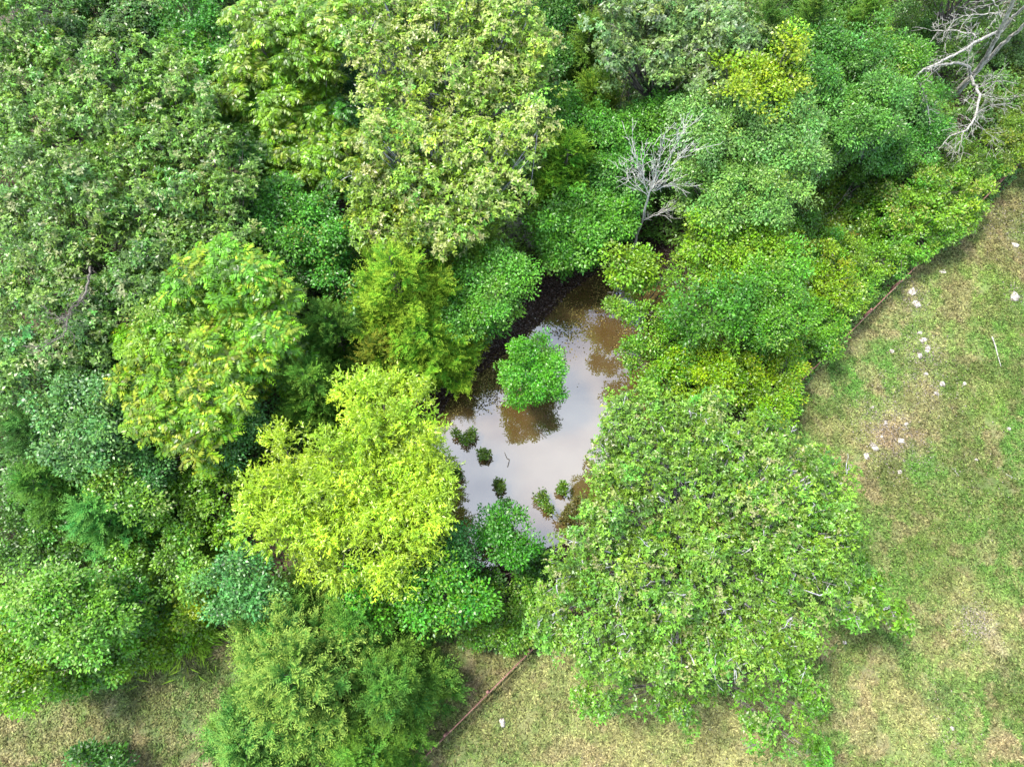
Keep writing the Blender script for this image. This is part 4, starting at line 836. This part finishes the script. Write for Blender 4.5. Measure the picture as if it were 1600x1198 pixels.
rock('grey-white rock in the straw grass below the fence end', 785, 1128, 9, 16, 10, .1)
rock('small pale rock low in the straw grass near the right', 1488, 1137, 7, 7, 0)

def stick(name, label, pts, r0, mat, forks=0):
    SEED[0] += 1; rng = np.random.default_rng(SEED[0]); P = np.array([px(*p) for p in pts])
    for p in P: p[2] += max(gz(p[0], p[1]), WATER_Z)
    a = Acc(); tubes(a, P[None], np.linspace(r0, r0 * .45, len(P))[None], 6)
    for _ in range(forks):
        i = rng.integers(1, len(P)); d = unit(rng.normal(size=3) * np.array([1, 1, .2])); L = rng.uniform(.2, .6)
        tubes(a, np.array([P[i], P[i] + d * L * .5 + [0, 0, .03], P[i] + d * L])[None], np.linspace(r0 * .5, .006, 3)[None], 4)
    tag(a.build(name, mat, None, True), label, 'stick')
stick('fallen_branch', 'long straight white stick lying on the lawn near the right edge', [(1551,526,.07),(1556,540,.08),(1560,555,.07),(1565,572,.06)], .045, BARK_DEAD)
stick('fallen_branch', 'short pale twig in the olive grass right of the oak', [(1573,740,.05),(1582,745,.06),(1592,749,.05)], .022, BARK_DEAD, 1)
stick('fallen_branch', 'pale thin stick in the lawn by the lower right rocks', [(1487,730,.05),(1494,737,.06),(1500,744,.05)], .018, BARK_DEAD, 1)
stick('floating_stick', 'small dark crooked stick floating in the middle of the pond', [(793,727,.02),(795,720,.05),(796,715,.10),(792,713,.05)], .03, BARK, 1)
stick('sunken_branch', 'pale drowned branch along the dark north-west waterline', [(742,548,.02),(755,545,.06),(768,540,.05),(780,534,.03)], .03, BARK, 3)
stick('fallen_branch', 'weathered sticks on the mud between the pond and the yellow cedar', [(665,600,.05),(682,596,.12),(700,588,.08)], .035, BARK, 3)

# leafy water plants, a handful of small clumps
G_W = 'leafy plants standing in the pond'
def waterplant(label, u, v, lobes_r):
    tree('water_plant', label, 'water plant', 'broad', (92,132,50), .34, [(u + a, v + b, c) for a, b, c in lobes_r], None, 0, rc=.2, kz=.3, cover=1.3, dens=.28, ls=.8, rt=.02, group=G_W, twigs=.4)
waterplant('tiny plant clump nearest the willow in the pond', 712, 677, [(0,0,5)])
waterplant('elongated double plant clump at the upper left of the open water', 730, 682, [(-3,3,6),(6,-6,5)])
waterplant('small plant clump left of the floating stick', 754, 708, [(0,0,6),(5,1,4)])
waterplant('plant clump against the willow edge of the pond', 715, 737, [(0,0,6),(2,6,4)])
waterplant('round plant clump above the emerald south tree', 780, 758, [(0,0,7),(0,5,5)])
waterplant('largest round plant clump in the south of the pond', 846, 780, [(0,0,8),(6,-3,6)])
waterplant('smallest plant clump just below the largest round one', 857, 795, [(0,0,5)])
waterplant('slim upright plant clump near the pale oak side of the pond', 880, 764, [(0,-4,4),(-2,4,5)])
waterplant('dark plant clump touching the top of the emerald south tree', 790, 782, [(0,0,6)])

# ------------------------------------------------------------------ stuff: grass, undergrowth, litter
rng = np.random.default_rng(77)
def vis_points(n, z=0., m=60):
    "random ground points inside the view (with a margin)"
    out = []; tot = 0
    while tot < n:
        p = rng.uniform([-34, -9], [36, 46], (n, 2)); q = topix(np.column_stack([p, np.full(len(p), z)]))
        k = (q[:, 0] > -m) & (q[:, 0] < 1600 + m) & (q[:, 1] > -m) & (q[:, 1] < 1198 + m); out.append(p[k]); tot += k.sum()
    return np.concatenate(out)[:n]
p = vis_points(1500000); p = p[lawn_mask(p[:, 0], p[:, 1])]
thin = fbm(p[:, 0], p[:, 1], 1.3, 81); p = p[rng.random(len(p)) < np.clip(1.25 - np.clip(thin - .5, 0, 1) * 3.5, .2, 1)]
z = ground_z(p[:, 0], p[:, 1])[0]; n = len(p); c = lawn_color(p[:, 0], p[:, 1])
c = c * .68 * (1 + .65 * rng.normal(size=(n, 1))).clip(.35, 2.0)
dry = rng.random(n) < .08; c[dry] = c[dry] * .4 + srgb((210,195,135)) * .3
D = unit(rng.normal(size=(n, 3)) * np.array([1, 1, .3]) + np.array([0, 0, .35])); Nn = unit(np.array([0, 0, 1.]) + rng.normal(size=(n, 3)) * .5)
a = Acc(); L = rng.uniform(.06, .20, n)
leaf_quads(a, np.column_stack([p, z + rng.uniform(0, .03, n)]), D, Nn, L, L * .33, c.clip(.01, .9), .1, .2)
o = a.build('lawn_grass', GRASS); o['kind'] = 'stuff'; tag(o, 'short patchy lawn grass, green, olive and straw coloured', 'grass')

# low leafy undergrowth through the wood
p = vis_points(640000, 1., 140); x, y = p[:, 0], p[:, 1]
gz_, dd = ground_z(x, y); jit = (fbm(x, y, 1.2, 51) - .5) * 1.6
den = fbm(x, y, 2.6, 91); k = (~in_poly(np.stack([x + jit, y + jit], 1), LAWN)) & (dd > 1.2 + .8 * fbm(x, y, 1., 93)) & (rng.random(len(x)) < np.clip((den - .30) * 6, .22, 1))
x, y, gz_, den = x[k], y[k], gz_[k], den[k]; n = len(x)
hgt = np.clip(fbm(x, y, 1.3, 95) - .22, 0, 1) * 4.2 * np.clip((den - .3) * 3, .1, 1); eg = poly_dist(np.stack([x, y], 1), EDGE + [(300., 300.), (-300., 300.)])
hgt *= np.clip(-eg / 1.5, .2, 1)
zz = gz_ + .04 + hgt * rng.random(n) ** .35
hue = fbm(x, y, 3.3, 97)[:, None]; c = (srgb((70,132,58)) * (1 - hue) + srgb((138,178,56)) * hue) * .70 * (1 + .28 * rng.normal(size=(n, 1))).clip(.4, 1.8)
D = unit(rng.normal(size=(n, 3)) * np.array([1, 1, .45])); Nn = unit(np.array([0, 0, 1.]) + rng.normal(size=(n, 3)) * .45); L = rng.uniform(.11, .24, n)
a = Acc(); leaf_quads(a, np.column_stack([x, y, zz]), D, Nn, L, L * .5, c.clip(.005, .9))
o = a.build('undergrowth', LEAF); o['kind'] = 'stuff'; tag(o, 'low leafy undergrowth filling the gaps between the trees', 'undergrowth')

# fine pale gravel and crumbs of stone worked up out of the turf
gp = [(1400,690,40,1500),(1365,660,30,600),(1445,600,36,800),(1440,545,26,700),(1428,465,22,600),(1380,640,40,600),(1526,976,22,900),(1575,350,40,700),(1480,1130,40,250),(1590,460,20,200),(1500,700,90,300),(1040,1120,120,250)]
q = np.vstack([px(u, v, 0)[:2] + rng.normal(size=(k_, 2)) * r_px * mpp(u, v, 0) * .7 for u, v, r_px, k_ in gp]); q = q[lawn_mask(q[:, 0], q[:, 1])]; n = len(q)
z = ground_z(q[:, 0], q[:, 1])[0]; sz = .012 + .035 * rng.random(n) ** 3; oct_ = np.array([[1,0,0],[0,1,0],[-1,0,0],[0,-1,0],[0,0,.7],[0,0,-.7]], float)
GP = np.column_stack([q, z + .035 + sz * .3])[:, None] + oct_[None] * sz[:, None, None] * rng.uniform(.6, 1.3, (n, 6, 1))
GF = (np.arange(n) * 6)[:, None, None] + np.array([[4,0,1,1],[4,1,2,2],[4,2,3,3],[4,3,0,0],[5,1,0,0],[5,2,1,1],[5,3,2,2],[5,0,3,3]])[None]
a = Acc(); GF = GF.reshape(-1, 4)[:, :3]
a.add(GP.reshape(-1, 3), GF, np.repeat((srgb((214,200,186)) * .55)[None] * rng.uniform(.5, 1.1, (n, 1)), 6, 0))
o = a.build('gravel', LITTER); o['kind'] = 'stuff'; tag(o, 'fine pale gravel and stone crumbs scattered in the worn turf', 'gravel')

# tufts of coarser grass standing in the lawn
p = vis_points(16000); p = p[lawn_mask(p[:, 0], p[:, 1])]; tn = fbm(p[:, 0], p[:, 1], 1.0, 121); p = p[rng.random(len(p)) < np.clip((tn - .45) * 5, .03, 1)]
m = 26; n = len(p) * m; cc = np.repeat(lawn_color(p[:, 0], p[:, 1]) * (.8 + .55 * rng.random((len(p), 1))), m, 0) * .66 * (1 + .35 * rng.normal(size=(n, 1))).clip(.4, 1.9)
cc[:, 1] *= 1.06; az_ = rng.random(n) * 6.283; q = np.repeat(p, m, 0) + .07 * rng.normal(size=(n, 2)); z = ground_z(q[:, 0], q[:, 1])[0]
D = unit(np.stack([np.cos(az_), np.sin(az_), rng.uniform(.3, 1.3, n)], 1)); L = rng.uniform(.10, .26, n)
a = Acc(); leaf_quads(a, np.column_stack([q, z]), D, unit(np.array([0, 0, 1.]) + rng.normal(size=(n, 3)) * .3), L, L * .2, cc.clip(.01, .9), .1, .3)
o = a.build('grass_tufts', GRASS); o['kind'] = 'stuff'; tag(o, 'coarser tufts of grass and weeds scattered over the lawn', 'grass')

# long grass in the bottom left of the wood
TG = [(130,830),(250,815),(350,840),(340,920),(345,1000),(250,1035),(190,1035),(215,960),(170,900)]
TGW = [tuple(px(u, v, 0)[:2]) for u, v in TG]
p = vis_points(700000); d = poly_dist(p, TGW); k = d < .5 * rng.normal(size=len(p)); p = p[k]; n = len(p); z = ground_z(p[:, 0], p[:, 1])[0]
fl_ = fbm(p[:, 0], p[:, 1], 1.6, 101) * 9; lean = np.stack([np.cos(fl_), np.sin(fl_), np.full(n, .8)], 1)
D = unit(lean + rng.normal(size=(n, 3)) * .35); c = (srgb((104,160,48)) * (1 - fbm(p[:, 0], p[:, 1], .8, 103)[:, None]) + srgb((170,196,70)) * fbm(p[:, 0], p[:, 1], .8, 103)[:, None]) * .5 * (1 + .3 * rng.normal(size=(n, 1))).clip(.4, 1.8)
a = Acc(); L = rng.uniform(.35, .75, n); leaf_quads(a, np.column_stack([p, z]), D, unit(np.array([0, 0, 1.]) + rng.normal(size=(n, 3)) * .3), L, L * .10, (c * 1.8).clip(0, .9), .1, .25)
o = a.build('tall_grass', GRASS); o['kind'] = 'stuff'; tag(o, 'long arching grass between the corner maple and the cedars', 'grass')

# leaf litter on the wood floor and the dark bank, with debris floating at the shore
p = np.vstack([vis_points(260000, 0, 60), rng.uniform([-9, 0], [14, 24], (420000, 2))]); x, y = p[:, 0], p[:, 1]; gz_, dd = ground_z(x, y); k = (~lawn_mask(x, y)) & (dd > -.1) & ((np.arange(len(x)) < 260000) | (dd < 3))
p = p[k]; gz_ = gz_[k]; dd = dd[k]; n = len(p)
c = (srgb((122,98,78)) * .45)[None] * (1 + .5 * rng.normal(size=(n, 1))).clip(.2, 2.4); bank = dd < 2.3; c[bank] *= .50; c[bank, 2] *= 1.15
hi = bank & (rng.random(n) < .16); c[hi] = srgb((165,150,145)) * .42 * rng.uniform(.5, 1.2, (hi.sum(), 1))
a = Acc(); L = rng.uniform(.06, .15, n)
leaf_quads(a, np.column_stack([p, np.maximum(gz_, WATER_Z) + rng.uniform(.005, .04, n)]), unit(rng.normal(size=(n, 3)) * [1, 1, .3]), unit(np.array([0, 0, 1.]) + rng.normal(size=(n, 3)) * .35), L, L * .55, c)
o = a.build('leaf_litter', LITTER); o['kind'] = 'stuff'; tag(o, 'brown and blackish dead leaves covering the wood floor and pond bank', 'leaf litter')
p = rng.uniform([POND[0][0] - 3, 3], [14, 22], (420000, 2)); d = poly_dist(p, POND); q = topix(np.column_stack([p, np.full(len(p), WATER_Z)]))
w = np.clip((-q[:, 1] + 668 + (q[:, 0] - 700) * -.25) / 170, 0, 1); w *= np.clip((900 - q[:, 0]) / 120, .12, 1)
nn = fbm(p[:, 0], p[:, 1], .7, 111); k = (d < .15) & (rng.random(len(p)) < w * 2.5 * np.clip((nn - .40) * 4, 0, .9) * np.clip(1.6 + d / 2.2, 0.05, 1)); p = p[k]; n = len(p)
c = (srgb((160,146,84)) * .45)[None] * (1 + .5 * rng.normal(size=(n, 1))).clip(.2, 2); dk = rng.random(n) < .4; c[dk] *= .25
a = Acc(); L = rng.uniform(.05, .14, n)
leaf_quads(a, np.column_stack([p, WATER_Z + rng.uniform(.004, .014, n)]), unit(rng.normal(size=(n, 3)) * [1, 1, .03]), unit(np.array([0, 0, 1.]) + rng.normal(size=(n, 3)) * .08), L, L * .6, c, 0, 0)
o = a.build('floating_debris', LITTER); o['kind'] = 'stuff'; tag(o, 'floating dead leaves and scum along the north-west shore of the pond', 'leaf litter')
print('faces', sum(len(m.polygons) for m in bpy.data.meshes))
